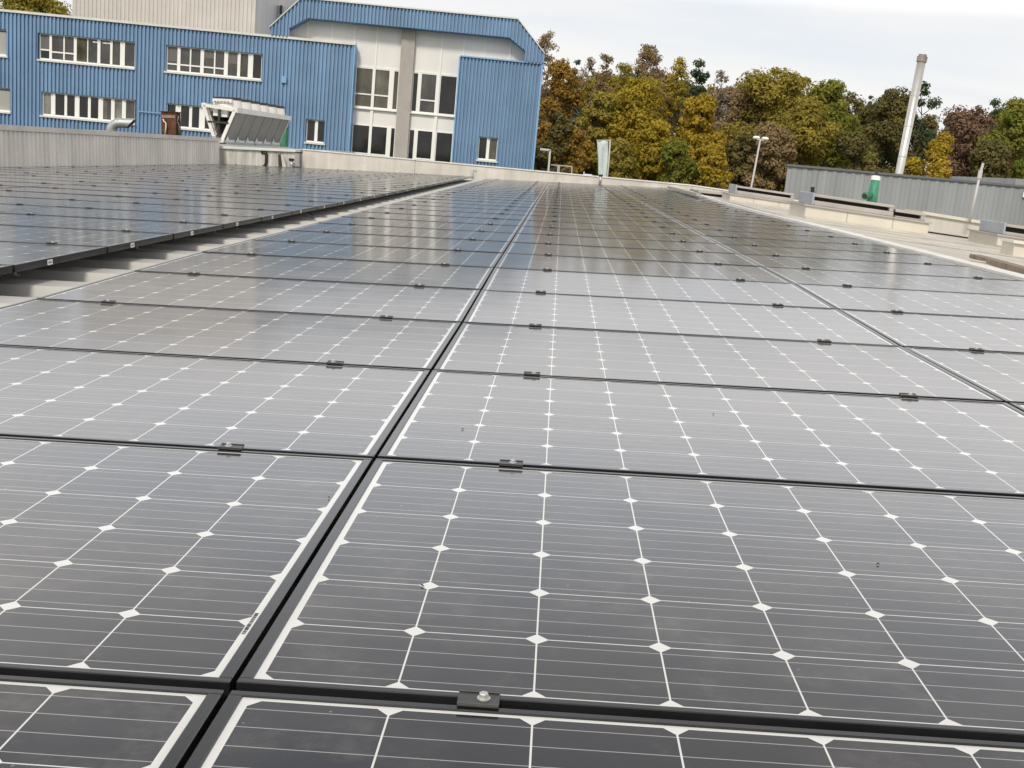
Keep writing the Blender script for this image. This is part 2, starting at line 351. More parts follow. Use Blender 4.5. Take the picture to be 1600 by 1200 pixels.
# ------------------------------------------------------------------ solar panels
PX, PY, LX, LY = 1.67, 1.012, 1.662, 0.993
DZ = [.004,.003,-.004,-.010,-.001,.007,.0055,.004,.003,.002,.002,.001,.0]
def dz(u, v):
    k = v/PY; i = int(math.floor(k))
    if k <= 0: d = .004
    elif i >= 12: d = 0.0
    else: d = DZ[i] + (DZ[i+1]-DZ[i])*(k-i)
    return d - 0.042*min(max((u-1.67)/1.68, 0), 1)*math.exp(-((v-18)/7.5)**2)
mb = MB(); fw, fh, fx_ = 0.0110, 0.034, 0.0165
mb.box(-LX/2, LX/2, -LY/2, -LY/2+fw, -fh, 0); mb.box(-LX/2, LX/2, LY/2-fw, LY/2, -fh, 0)
mb.box(-LX/2, -LX/2+fx_, -LY/2+fw, LY/2-fw, -fh, -.0002); mb.box(LX/2-fx_, LX/2, -LY/2+fw, LY/2-fw, -fh, -.0002)
def bevelled(me, wd):
    import bmesh
    bm = bmesh.new(); bm.from_mesh(me); bmesh.ops.bevel(bm, geom=bm.edges[:], offset=wd, segments=1, affect='EDGES', profile=0.5); bm.to_mesh(me); bm.free(); me.update(); return me
me_frame = bevelled(mb.mesh('frame', M['frame']), 0.0012)
gx, gy = LX/2-fx_, LY/2-fw
me_glass = MB().quad((-gx,-gy,0),(gx,-gy,0),(gx,gy,0),(-gx,gy,0)).mesh('glass_sheet', M['solar'])
me_back = MB().box(-gx, gx, -gy, gy, -.012, -.006).mesh('backsheet', M['under'])
mb = MB(); mb.box(-.024, .024, -.0165, .0165, 0, .0036); mb.box(-.024, .024, -.0092, .0092, -.026, -.0002); mb.box(-.024, .024, -.0168, -.0125, .0037, .0052); mb.box(-.024, .024, .0125, .0168, .0037, .0052)
me_clamp = bevelled(mb.mesh('clamp', M['clamp']), 0.0008)
mb = MB(); mb.tube([(0,0,.0037),(0,0,.0048)], .0078, 16); mb.tube([(0,0,.0048),(0,0,.0098),(0,0,.0108)], [.0056,.0056,.0046], 6)
me_bolt = mb.mesh('bolt', M['bolt'])
mb = MB(); mb.box(0, .0012, -.026, .026, -.012, .012); me_stick = mb.mesh('sticker', M['sticker'])
mb = MB()
for i in range(7): mb.box(.0013, .0016, -.017+i*.005, -.0145+i*.005, -.005, .004)
me_ink = mb.mesh('printed_code', M['ink'])
random.seed(7)
ORD = ['zeroth','first','second','third','fourth','fifth','sixth','seventh','eighth','ninth','tenth','eleventh','twelfth','thirteenth','fourteenth','fifteenth','sixteenth','seventeenth','eighteenth','nineteenth','twentieth','twenty-first','twenty-second','twenty-third','twenty-fourth','twenty-fifth','twenty-sixth','twenty-seventh','twenty-eighth','twenty-ninth','thirtieth','thirty-first']
def panel_matrix(u0, v0, h0, jit):
    def H(u, v): return h0 + (dz(u, v) if h0 == 0 else 0.3*dz(-1, v))
    a = Vector((u0, v0, H(u0+.01, v0))); b = Vector((u0+PX, v0, H(u0+PX, v0))); c = Vector((u0, v0+PY, H(u0+.01, v0+PY)))
    ex = (b-a).normalized(); ez = ex.cross(c-a).normalized(); ey = ez.cross(ex)
    m = Matrix((ex, ey, ez)).transposed().to_4x4()
    m = m @ Matrix.Rotation(random.gauss(0, jit), 4, 'X') @ Matrix.Rotation(random.gauss(0, jit), 4, 'Y')
    m.translation = a + (b-a)/2 + (c-a)/2
    return MROOF @ m
def inframe(mw, mx=0, my=0):
    ps = [proj(mw @ Vector((x, y, 0))) for x in (-LX/2, 0, LX/2) for y in (-LY/2, 0, LY/2)]
    ps = [p for p in ps if p[2] > .05]
    return ps and max(p[0] for p in ps) > -mx and min(p[0] for p in ps) < 1600+mx and max(p[1] for p in ps) > -my and min(p[1] for p in ps) < 1200+my
def make_panel(mw, label, group, sticker=False, clamp_end=True, bolt=True):
    t = empty('solar_panel', mw, label, 'solar panel', group)
    inst('frame', me_frame, t); inst('glass_sheet', me_glass, t, Matrix.Translation((0, 0, -.0026))); inst('backsheet', me_back, t)
    if clamp_end:
        for sx in (-.547, .547):
            c = inst('clamp', me_clamp, t, Matrix.Translation((sx - (.06 if mw.translation.x < -1 and mw.translation.y < 1 else 0) + random.uniform(-.012, .012), LY/2+.01, .0012)))
            if bolt: inst('bolt', me_bolt, c, Matrix.Translation((random.uniform(-.006, .006), 0, 0)))
    if sticker:
        s = inst('sticker', me_stick, t, Matrix.Translation((LX/2, -.16, -.0195))); inst('printed_code', me_ink, s)
    return t
nrow = 29
for name, u0, k0 in (('just left of the dark centre seam', -PX, -1), ('between the two long dark seams', 0.0, -1), ('beside the white ridge strip', PX, -1)):
    for k in range(k0, nrow):
        mw = panel_matrix(u0, k*PY, 0.0, R_(.05))
        if not inframe(mw, 1500 if u0 > 1 else 260, 400): continue
        t = make_panel(mw, 'solar panel %s, %s row from the bottom' % (name, ORD[k+2]), 'solar panels of the main array', bolt=k < 9)
        if u0 < -1 and k == 0:
            mb = MB()
            for i in range(26): mb.box(-.0025, .0025, i*.0026, i*.0026 + random.choice((.0006, .001, .0016)), 0, .0003)
            inst('serial_barcode', mb.mesh('serial_barcode', M['ink']), t, Matrix.Translation((LX/2-.0225, -.36, -.0025)))
UD, HD, VD = -2.0, 0.055, 0.52
first_k = None
for col, cname in enumerate(('at its open edge', 'second column inward', 'third column inward', 'column nearest the wall')):
    for k in range(1, 28):
        mw = panel_matrix(UD-PX*(col+1), VD+k*PY, HD, R_(.05))
        if not inframe(mw, 90, 0): continue
        if first_k is None: first_k = k
        make_panel(mw, 'solar panel of the raised left array, %s, %s row from front' % (cname, ORD[k-first_k+1]), 'solar panels of the left array', sticker=col == 0, bolt=k < 6)
random.seed(21)
for i, (x, y) in enumerate(((723,668), (514,776), (1115,643), (1405,523), (1372,880), (660,914))):
    a = IROOF @ CAMP; d = IROOF.to_3x3() @ ray(x, y); q = a + d*((.004-a.z)/d.z); q.z = dz(q.x, q.y)
    mb = MB(); an = random.random()*3; c_, s_ = math.cos(an)*.004, math.sin(an)*.004
    mb.tube([(-c_,-s_,-.001), (0,0,.0005), (c_,s_,-.0005)], [.0004,.0013,.0004], 5)
    tag(mb.build('dry_seed', M['black_pipe'], M=MROOF @ Matrix.Translation(q)), 'tiny dark dry seed lying on the glass of a solar panel', 'debris', 'dry seeds on the panels')
# feet that hold the left array's open edge
mb = MB(); mb.box(-.016, .016, -.016, .016, 0, .004); mb.box(-.002, .002, -.012, .012, .004, .062); mb.box(-.014, .014, -.012, .012, .062, .066)
me_foot = mb.mesh('mounting_foot', M['vent_rail'])
fo_names = 'small metal foot under the open edge of the left array, %s from the front'
for i, v in enumerate((4.0, 5.55, 7.1, 8.65, 10.2, 11.75, 13.3)):
    o = inst('mounting_foot', me_foot, None, MROOF @ Matrix.Translation((-2.22, v, RD))); tag(o, fo_names % ORD[i+1], 'bracket', 'feet under the left array')
mb = MB(); p = [rf(-2.06, 9.1, .015), rf(-2.0, 9.2, -.02), rf(-1.96, 9.3, -.04), rf(-1.99, 9.42, -.02), rf(-2.08, 9.5, .015)]
tag(mb.tube(p, .006, 6).build('cable', M['black_pipe']), 'black cable loop hanging under the left array edge', 'cable')

# ------------------------------------------------------------------ ribbed wall on the left, plinth and cooler
def ribbed(mb, P, Q, h0, h1, pitch, depth, nrm, frac=(.30, .12, .46, .12)):
    """ribbed sheet from P to Q (roof or world points), vertical extent functions of t"""
    L = (Q-P).length; nR = int(L/pitch); d = (Q-P)/nR
    for i in range(nR):
        s = [0, frac[0], frac[0]+frac[1], frac[0]+frac[1]+frac[2], 1.0]; o = [0, 0, depth, depth, 0]
        for j in range(4):
            a = P + d*(i+s[j]) + nrm*o[j]; b = P + d*(i+s[j+1]) + nrm*o[j+1]
            mb.quad(a+h0, b+h0, b+h1, a+h1)
UPR = (MROOF.to_3x3() @ Vector((0,0,1)))
EXR = (MROOF.to_3x3() @ Vector((1,0,0)))
EYR = (MROOF.to_3x3() @ Vector((0,1,0)))
wall = empty('ribbed_wall', rf(-9.1, 20, RD), 'low weathered ribbed sheet wall along the far left of the panels', 'wall')
mb = MB(); ribbed(mb, rf(-9.0, 12.0, RD), rf(-9.0, 29.3, RD), UPR*0, UPR*.775, .162, .03, EXR); part(mb, 'ribbed_sheet', M['wall_rib'], wall)
mb = MB(); mb.box(-9.3, -8.94, 12, 22.3, .64, .73, MROOF); mb.box(-9.3, -8.94, 22.31, 29.36, .64, .73, MROOF); part(mb, 'wall_cap', M['wall_cap'], wall)
mb = MB(); mb.box(-9.28, -9.04, 12, 29.3, RD, .64, MROOF); part(mb, 'wall_core', M['wall_cap'], wall)
mb = MB(); mb.box(-8.97, -8.955, 18.9, 29.2, -.02, .0, MROOF); part(mb, 'base_gap', M['slot'], wall)

VP_ = 29.45
uL, hT = atv(327, 221, VP_); uR, hT2 = atv(461, 234, VP_)
pl = empty('plant_plinth', rf((uL+uR)/2, VP_+1, RD), 'white streak stained plinth under the dry cooler', 'plinth')
mb = MB(); ribbed(mb, rf(uL, VP_, RD), rf(uR, VP_, RD), UPR*0, UPR*(hT2-RD-.07), .10, .008, -EYR, (.44,.06,.44,.06)); part(mb, 'streaked_side', M['plinth'], pl)
mb = MB(); mb.box(uL+.02, uR, VP_+.02, VP_+8.2, RD, hT2-.09, MROOF); part(mb, 'plinth_core', M['wall_cap'], pl)
mb = MB(); mb.box(uL+.27, uR+.03, VP_-.08, VP_+8.3, hT2-.06, hT2+.005, MROOF); mb.box(uL-.03, uL+.262, VP_-.08, VP_+8.3, hT2-.04, hT2+.05, MROOF); part(mb, 'plinth_lid', M['trim'], pl)
mb = MB()
for (x, z, wd, hgt) in ((331, 254, .07, .20),): pass
HL = hT2

VC = 30.4                            # dry cooler, its long axis away from the camera
def cv(px, py): return atv(px, py, VC)
LC = 6.3
co = empty('dry_cooler', rf(cv(340,215)[0], VC, HL), 'white framed V shaped dry cooler with six grey coil panels on the plinth', 'dry cooler')
tl, tr, bl, br = cv(318, 164), cv(367, 172), cv(334, 213), cv(346, 221)
def P3(a, v): return rf(a[0], v, a[1])
mb = MB()
for v in (VC, VC+.22):
    for a, b in ((tl, bl), (tr, br), (tl, tr)): mb.bar(P3(a, v), P3(b, v), .085, up=EYR, ht=.05)
mb.bar(P3(tr, VC), P3(tr, VC+LC), .14, up=UPR, ht=.14); mb.bar(P3(tl, VC), P3(tl, VC+LC), .12, up=UPR, ht=.12)
mb.bar(P3(br, VC), P3(br, VC+LC), .12, up=UPR, ht=.10); mb.bar(P3(bl, VC), P3(bl, VC+LC), .10, up=UPR, ht=.10)
mb.bar(P3(tr, VC+LC), P3(br, VC+LC), .085, up=EYR, ht=.05)
part(mb, 'frame', M['cooler_frame'], co)
ml = ((tl[0]+bl[0])/2, (tl[1]+bl[1])/2); mr = ((tr[0]+br[0])/2, (tr[1]+br[1])/2)
mid = ((ml[0]+mr[0])/2, ml[1]-.02); mt = ((tl[0]+tr[0])/2, tl[1]); mbm = ((bl[0]+br[0])/2, bl[1])
mb = MB(); mb.bar(P3((ml[0]-.02, mid[1]), VC-.02), P3((mr[0]+.02, mid[1]-.02), VC-.02), .05, up=EYR); mb.bar(P3(mt, VC+.05), P3(mbm, VC+.05), .06, up=EYR); part(mb, 'cross_bar', M['dark'], co)
for (x0, x1, y0, y1) in ((330.5, 338.5, 166.5, 181), (343, 353, 168.5, 183)):
    a, b = cv(x0, y0), cv(x1, y1); mb = MB(); mb.box(a[0], b[0], VC+.12, VC+.36, b[1], a[1], MROOF); part(mb, 'control_box', M['white_frame'], co, bevel=.01)
out = Vector((tr[0]-br[0], 0, tr[1]-br[1])); 
nx = Vector((out.z, 0, -out.x)).normalized()
for i in range(6):
    v0, v1 = VC+.12+i*(LC-.2)/6, VC+.12+(i+1)*(LC-.2)/6-.05
    def q(t, v, off): return MROOF @ (Vector((br[0], v, br[1])) + out*t + nx*off)
    mb = MB(); mb.hexa([q(.10,v0,-.04), q(.10,v1,-.04), q(.95,v1,-.04), q(.95,v0,-.04), q(.10,v0,.05), q(.10,v1,.05), q(.95,v1,.05), q(.95,v0,.05)])
    cpn = part(mb, 'coil_panel', M['coil'], co)
    mb = MB(); mb.poly([q(.02,v0-.02,.07), q(.22,v0-.02,.07), q(.02,v0+.45,.07)]); mb.poly([q(.02,v0-.02,.05), q(.02,v0+.45,.05), q(.22,v0-.02,.05)])
    part(mb, 'drip_flap', M['cooler_frame'], cpn)
mb = MB()
def ql(t, v, off): return MROOF @ (Vector((bl[0], v, bl[1])) + Vector((tl[0]-bl[0], 0, tl[1]-bl[1]))*t + Vector((off, 0, 0)))
mb.hexa([ql(.08,VC+.3,-.02), ql(.08,VC+LC,-.02), ql(.95,VC+LC,-.02), ql(.95,VC+.3,-.02), ql(.08,VC+.3,.06), ql(.08,VC+LC,.06), ql(.95,VC+LC,.06), ql(.95,VC+.3,.06)])
part(mb, 'rear_coil', M['coil'], co)
mb = MB(); mb.box(tl[0]+.05, tr[0]-.07, VC+.3, VC+LC, tr[1]-.05, tr[1]+.03, MROOF); part(mb, 'top_deck', M['cooler_frame'], co)
a, b = cv(326, 152.5), cv(356, 162)
mb = MB(); mb.box(a[0], b[0], VC+.35, VC+.55, b[1]+.04, a[1], MROOF); fr = part(mb, 'fan_guard_rail', M['cooler_frame'], co)
mb = MB()
for i in range(5): x = a[0]+.04+i*(b[0]-a[0]-.08)/5; mb.box(x, x+.06, VC+.33, VC+.349, b[1]+.06, a[1]-.07, MROOF)
part(mb, 'vent_slots', M['slot'], fr)
cx = (tl[0]+tr[0])/2; rad = min(.44, (tr[0]-tl[0])/2-.02)
for i in range(6):
    v = VC+.3+(i+.5)*(LC-.3)/6; mb = MB(); cz = tr[1]+.03
    mb.tube([rf(cx, v, cz), rf(cx, v, cz+.12), rf(cx, v, cz+.26)], [rad, rad*.97, rad*.90], 24); fn = part(mb, 'fan', M['cooler_frame'], co)
    mb = MB(); mb.tube([rf(cx, v, cz+.262), rf(cx, v, cz+.33)], [rad*.93, rad*.93], 24); part(mb, 'fan_rim', M['dark'], fn)
mb = MB()
for v in (VC+.05, VC+LC*.5, VC+LC-.05): mb.box(bl[0]-.1, br[0]+.1, v-.05, v+.05, HL+.051 if v < VC+.1 else HL+.006, min(bl[1], br[1])-.03, MROOF)
part(mb, 'foot', M['dark'], co)
mb = MB(); mb.box(bl[0]-.02, br[0]+.10, VC+.06, VC+LC-.04, HL+.008, min(bl[1], br[1])-.01, MROOF); part(mb, 'base_pan', M['vent_grey'], co)

# small things on and beside the plinth
def pp(px, py, v=VP_-.03): a = atv(px, py, v); return rf(a[0], v, a[1])
tag(MB().tube([pp(409,238.5,VP_-.005), pp(412,238), pp(415,238.8), pp(416.6,241), pp(416.4,248), pp(416,255), pp(414,259), pp(411,260.5)], .042, 8).build('drain_pipe', M['black_pipe'], smooth=True), 'black bent pipe on the stained plinth side', 'pipe')
mb = MB(); mb.poly([pp(434.5,261.5,VP_-.2), pp(441,261.5,VP_-.2), pp(437.5,241,VP_-.02), pp(434.5,241,VP_-.02)]); 
t = empty('leaning_sheet', pp(440,261,VP_-.15), 'dark and grey sheets leaning against the plinth', 'metal sheet')
mb = MB(); a0, a1, b1, b0 = pp(435,261.5,VP_-.26), pp(443,261.5,VP_-.26), pp(439,241,VP_-.05), pp(434.6,241,VP_-.05)
dv_ = EYR*.03; mb.hexa([a0, a1, a1+dv_, a0+dv_, b0, b1, b1+dv_, b0+dv_]); part(mb, 'dark_sheet', M['slot'], t)
a0, a1, b1, b0 = pp(441.5,262,VP_-.34), pp(447.5,262,VP_-.34), pp(442,242,VP_-.10), pp(438.8,241.5,VP_-.10)
mb = MB(); mb.hexa([a0, a1, a1+dv_, a0+dv_, b0, b1, b1+dv_, b0+dv_]); part(mb, 'grey_sheet', M['vent_rail'], t)
t = empty('vent_pipe', pp(455,262), 'short grey roof pipe with black cap at the plinth corner', 'vent pipe')
part(MB().tube([pp(455.2,263,VP_-.2), pp(455.4,251,VP_-.2)], .045, 12), 'pipe', M['galv'], t, True); part(MB().tube([pp(455.4,251.2,VP_-.2), pp(455.5,247.5,VP_-.2)], .075, 12), 'cap', M['black_pipe'], t)
a = pp(462, 261, VP_-.2); tag(MB().box(a.x-.09, a.x+.12, a.y, a.y+.12, a.z-.06, a.z+.02).build('rubber_block', M['black_pipe'], bevel=.01), 'flat black block lying at the foot of the parapet corner', 'block')

# duct elbow and rusty cabinet behind the wall
VE = 26.2
def pe(px, py, v=VE): a = atv(px, py, v); return rf(a[0], v, a[1])
t = empty('duct_elbow', pe(173, 225), 'fat galvanised exhaust duct bent over behind the ribbed wall', 'duct')
c1 = [pe(173.2,225), pe(173.6,206), pe(174.5,200.5), pe(177.5,195.5), pe(182.5,192.6), pe(189,192.0), pe(199,192.6)]
mb = MB(); mb.tube(c1, .117, 18, cap=False)
part(mb, 'bend', M['galv'], t, True)
mb = MB(); A = pe(199,192.6); B = pe(213,187.5); C_ = pe(200,200)
ax = (pe(205,193)-A).normalized(); uu = UPR; vv = ax.cross(uu).normalized(); ring = []; ring2 = []
for kx in range(20):
    an = 2*math.pi*kx/20; off = uu*math.cos(an)*.117 + vv*math.sin(an)*.117
    ring.append(A-ax*.01+off); ring2.append(A + ax*(.11 + .11*math.cos(an)) + off*1.04)
for kx in range(20): k2 = (kx+1) % 20; mb.quad(ring[kx], ring[k2], ring2[k2], ring2[kx])
part(mb, 'mouth', M['galv'], t, True)
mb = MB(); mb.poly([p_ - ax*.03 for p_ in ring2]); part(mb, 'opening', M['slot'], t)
mb = MB()
for q_ in (pe(183.5,192.5), pe(190.5,192.1)): mb.tube([q_-ax*.012, q_+ax*.012], .121, 18)
part(mb, 'seam_ring', M['galv'], t)
def pg(px, py, v=31.5): a = atv(px, py, v); return rf(a[0], v, a[1])
t = empty('rusty_cabinet', pg(263, 215), 'rust brown upright metal cabinet behind the ribbed wall', 'cabinet')
a, b = atv(251.5, 175, 31.5), atv(275.5, 216, 31.5)
part(MB().box(a[0], b[0], 31.5, 31.9, b[1], a[1], MROOF), 'body', M['rust'], t, bevel=.012)
part(MB().box(a[0]-.015, b[0]+.015, 31.47, 31.93, a[1], a[1]+.03, MROOF), 'lid', M['rust_dark'], t)
part(MB().box(a[0]+.03, b[0]-.03, 31.48, 31.499, a[1]-.16, a[1]-.08, MROOF), 'door_rail', M['beam'], t)
part(MB().tube([pg(255,186,31.44), pg(255.6,189,31.42), pg(259,192,31.42), pg(259.4,197,31.42), pg(258,212,31.42)], .022, 8), 'bent_pipe', M['cream'], t, True)
part(MB().tube([pg(276,180,31.6), pg(279,182,31.6), pg(277,190,31.6), pg(280,196,31.6), pg(280,212,31.6)], .012, 6), 'conduit', M['galv'], t, True)
a, b, c = pg(181, 206, 27.5), pg(252, 211.5, 29.5), pg(330, 217.5, 31.2)
mb = MB(); d_ = EXR*-1.2
for p_, q_ in ((a, b), (b, c)):
    mb.hexa([p_-UPR*.9, q_-UPR*.9, q_+d_-UPR*.9, p_+d_-UPR*.9, p_+UPR*.02, q_+UPR*.02, q_+d_+UPR*.02, p_+d_+UPR*.02])
tag(mb.build('low_upstand', M['parapet']), 'pale low upstand behind the ribbed wall beside the duct', 'upstand')
a, b = pg(436, 199, 38.5), pg(446, 232, 38.5); t = empty('green_duct', b, 'green metal box half hidden behind the far end of the cooler', 'duct')
part(MB().box(a.x, b.x, a.y, a.y+.3, b.z, a.z), 'body', M['green'], t, bevel=.02); part(MB().box(a.x-.03, b.x+.03, a.y-.03, a.y+.33, a.z, a.z+.05), 'lid', M['green'], t)

# ------------------------------------------------------------------ blue building beyond the parapet
FY = 60.0; ang = R_(4.0)
FO = at(640, 150, FY); FE = Vector((math.cos(ang), math.sin(ang), 0)); FN = Vector((math.sin(ang), -math.cos(ang), 0))   # FN towards the camera
def fs(px, py, off=0.0):             # pixel -> (s, z) on the facade plane moved off towards the camera
    d = ray(px, py); o = FO + FN*off; tt = ((o-CAMP).dot(FN))/d.dot(FN); p = CAMP + d*tt; return (p-FO).dot(FE), p.z
def fp(s, z, off=0.0): return FO + FE*s + FN*off + Vector((0, 0, z-FO.z))
def clad(mb, s0, s1, z0, ztop, holes, pitch=.2, depth=.095, off=0.0):
    n = max(1, round((s1-s0)/pitch)); p = (s1-s0)/n
    for i in range(n):
        ss = [0, .44, .50, .94, 1.0]; oo = [0, 0, depth, depth, 0]
        for j in range(4):
            a, b = s0+(i+ss[j])*p, s0+(i+ss[j+1])*p; m_ = (a+b)/2
            za, zb = (ztop(a), ztop(b)) if callable(ztop) else (ztop, ztop)
            zl = (z0(m_) if callable(z0) else z0)
            cuts = sorted([(h[2], h[3]) for h in holes if h[0] < m_ < h[1]]); lo = zl
            for c0, c1 in cuts:
                if c0 > lo: mb.quad(fp(a, lo, off+oo[j]), fp(b, lo, off+oo[j+1]), fp(b, c0, off+oo[j+1]), fp(a, c0, off+oo[j]))
                lo = max(lo, c1)
            if min(za, zb) > lo: mb.quad(fp(a, lo, off+oo[j]), fp(b, lo, off+oo[j+1]), fp(b, zb, off+oo[j+1]), fp(a, za, off+oo[j]))
def fbox(mb, s0, s1, z0, z1, o0, o1):
    mb.hexa([fp(s0,z0,o1), fp(s1,z0,o1), fp(s1,z0,o0), fp(s0,z0,o0), fp(s0,z1,o1), fp(s1,z1,o1), fp(s1,z1,o0), fp(s0,z1,o0)]); return mb
def rect(tlx, tly, trx, try_, brx, bry, blx, bly, off=0.0):
    a, b, c, d = fs(tlx, tly, off), fs(trx, try_, off), fs(brx, bry, off), fs(blx, bly, off)
    return [(a[0]+d[0])/2, (b[0]+c[0])/2, (c[1]+d[1])/2, (a[1]+b[1])/2]
bld = empty('blue_office_building', Vector((FO.x, FO.y+5, 0)), 'blue ribbed office building with a chamfered white fronted gable and window bands', 'building')
W = {'A': rect(59.6,50,210.5,65.5,211.5,105,62,91), 'B': rect(258.7,70.5,409.5,85,409,126.5,260,113),
     'C': rect(64.4,141,211,155,211.5,190,66,178), 'D': rect(258.7,162,409.5,176.5,409,213,260,201),
     'E': rect(-60,36,11.5,43,13,84,-58,77), 'G': rect(-60,126,16,134,17,173,-58,166),
     'H': rect(478.6,185.4,508.6,188.4,507.4,224.4,477.4,221.4), 'I': rect(748,213,778.6,215.4,776.5,252,745.6,249)}
for a, b in (('A', 'B'), ('C', 'D'), ('E', 'A'), ('G', 'C')):
    z0, z1 = (W[a][2]+W[b][2])/2, (W[a][3]+W[b][3])/2
    W[a][2:] = W[b][2:] = [z0, z1] if a in 'AC' else W[b][2:]
zTL = (fs(0,11.5)[1] + fs(447,57)[1] + fs(553,70)[1])/3         # left block roof edge
sL, sR1 = fs(-90, 60)[0], fs(549, 150)[0]
sB0, sB1 = fs(713.5, 170)[0], fs(838.5, 180)[0]; zTB = (fs(719.5, 87.5)[1]+fs(844, 98)[1])/2
zT = (fs(472, -1)[1]+fs(809.5, 27.6)[1])/2                         # portal top
sA, sBt, sCt, sD = fs(422.5, 45)[0], fs(472,-1)[0], fs(809.5, 27.6)[0], sB1+.12
zA = fs(423, 42)[1]; zD = fs(848.5, 84)[1]
zA = zD = (zA+zD)/2
ins = .98
mb = MB(); holes = [W[k] for k in 'ABCDEGH']
clad(mb, sL, sR1, 0, zTL-.12, holes); part(mb, 'left_cladding', M['blue'], bld)
mb = MB(); clad(mb, sB0, sB1, 0, zTB-.06, [W['I']], pitch=.185); part(mb, 'right_cladding', M['blue'], bld)
mb = MB(); fbox(mb, sB0-.02, sB1+.03, zTB-.06, zTB+.01, -.3, .155); fbox(mb, sB0-.07, sB0-.002, 0, zTB-.061, -.9, .135); fbox(mb, sB1+.002, sB1+.10, 0, zTB-.061, -.3, .14)
fbox(mb, sR1+.002, sR1+.07, 0, zTL-.121, -.9, .135); part(mb, 'corner_trim', M['blue_trim'], bld)
mb = MB(); fbox(mb, sL, sR1+.09, zTL-.12, zTL, -.35, .17); part(mb, 'roof_edge', M['trim'], bld)
mb = MB(); mb.poly([fp(sL,zTL-.15,-.3), fp(sR1,zTL-.15,-.3), fp(sR1,zTL-.15,-26), fp(sL,zTL-.15,-26)]); part(mb, 'flat_roof', M['roof'], bld)
# portal band
def ztop(s):
    if s < sBt: return zA + (zT-zA)*(s-sA)/(sBt-sA)
    if s > sCt: return zD + (zT-zD)*(sD-s)/(sD-sCt)
    return zT
iA, iB_, iC_, iD = sA+ins*1.0, sBt+.38, sCt-.38, sD-ins*1.0
zIA = zA
def zbot(s):
    zi = zT-ins
    if s < iA: return zTL if s < sR1 else zA
    if s < iB_: return zIA + (zi-zIA)*(s-iA)/(iB_-iA)
    if s > iD: return zTB
    if s > iC_: return max(zTB, zIA + (zi-zIA)*(iD-s)/(iD-iC_))
    return zi
mb = MB(); clad(mb, sA, sD, zbot, lambda s: ztop(s)-.05, [], pitch=.185, off=.16); part(mb, 'gable_band', M['blue'], bld)
mb = MB()
pts = [(sA, zA), (sBt, zT), (sCt, zT), (sD, zD)]
for (a, za), (b, zb) in zip(pts, pts[1:]):
    mb.hexa([fp(a,za-.05,.31), fp(b,zb-.05,.31), fp(b,zb-.05,-.3), fp(a,za-.05,-.3), fp(a,za+.02,.31), fp(b,zb+.02,.31), fp(b,zb+.02,-.3), fp(a,za+.02,-.3)])
part(mb, 'gable_edge', M['trim'], bld)
mb = MB(); inn = [(iA, zIA), (iB_, zT-ins), (iC_, zT-ins), (iD, zIA)]
for (a, za), (b, zb) in zip(inn, inn[1:]): mb.quad(fp(a,za,.17), fp(b,zb,.17), fp(b,zb,-.72), fp(a,za,-.72))
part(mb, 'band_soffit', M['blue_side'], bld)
mb = MB()
for (a, za), (b, zb) in zip([(sD,0)]+pts[::-1], pts[::-1]+[(sA,0)]): mb.quad(fp(a,za-.03,-.3), fp(b,zb-.03,-.3), fp(b,zb-.03,-40), fp(a,za-.03,-40))
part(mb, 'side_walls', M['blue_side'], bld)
# recessed white front with pillar and glazing
OFF = -.7
def r2(tlx,tly,trx,try_,brx,bry,blx,bly): return rect(tlx,tly,trx,try_,brx,bry,blx,bly, OFF)
p0, p1 = (fs(628.6,39,OFF)[0]+fs(616.6,244,OFF)[0])/2, (fs(648,42,OFF)[0]+fs(639,246,OFF)[0])/2
zU1 = (fs(553,103,OFF)[1]+fs(715,120,OFF)[1])/2; zU0 = (fs(550,166,OFF)[1]+fs(710,182,OFF)[1])/2
zL1 = (fs(549,193.5,OFF)[1]+fs(708,207,OFF)[1])/2; zL0 = zL1-2.6
mb = MB(); z_ = zT-.9
s_l, s_r = sR1-.3, sB0+.3
def blk(a, b, c, d): mb.quad(fp(a,c,OFF), fp(b,c,OFF), fp(b,d,OFF), fp(a,d,OFF))
blk(iA-.3, p0, zU1, z_); blk(p1, iD+.3, zU1, z_); blk(s_l, p0, zL1, zU0); blk(p1, s_r, zL1, zU0); blk(s_l, p0, 0, zL0); blk(p1, s_r, 0, zL0); blk(iA-.3, s_l, zTL-.3, zU1); blk(s_r, iD+.3, zTB-.3, zU1)
part(mb, 'white_panels', M['white_panel'], bld)
mb = MB(); fbox(mb, p0+.003, p1-.003, 0, zT-.85, OFF-.3, OFF+.28); part(mb, 'pillar', M['concrete'], bld)
mb = MB()
for px, ptop in ((479,70), (518,75), (553,85), (587.5,88), (688.5,100), (724,85), (757,90), (796,92)):
    s = fs(px, ptop, OFF)[0]; part(fbox(MB(), s-.035, s+.035, zTB-.2 if px > 716 else (zTL-.2 if px < 550 else zU1), z_, OFF-.05, OFF+.05), 'panel_joint', M['white_frame'], bld)
mb = MB(); s1 = fs(583.5,135,OFF)[0]; s2 = fs(683.5,152,OFF)[0]
for s in (s1, s2): part(fbox(MB(), s-.075, s+.075, zL0, zU1-.001, OFF-.05, OFF+.10), 'mullion', M['white_frame'], bld)
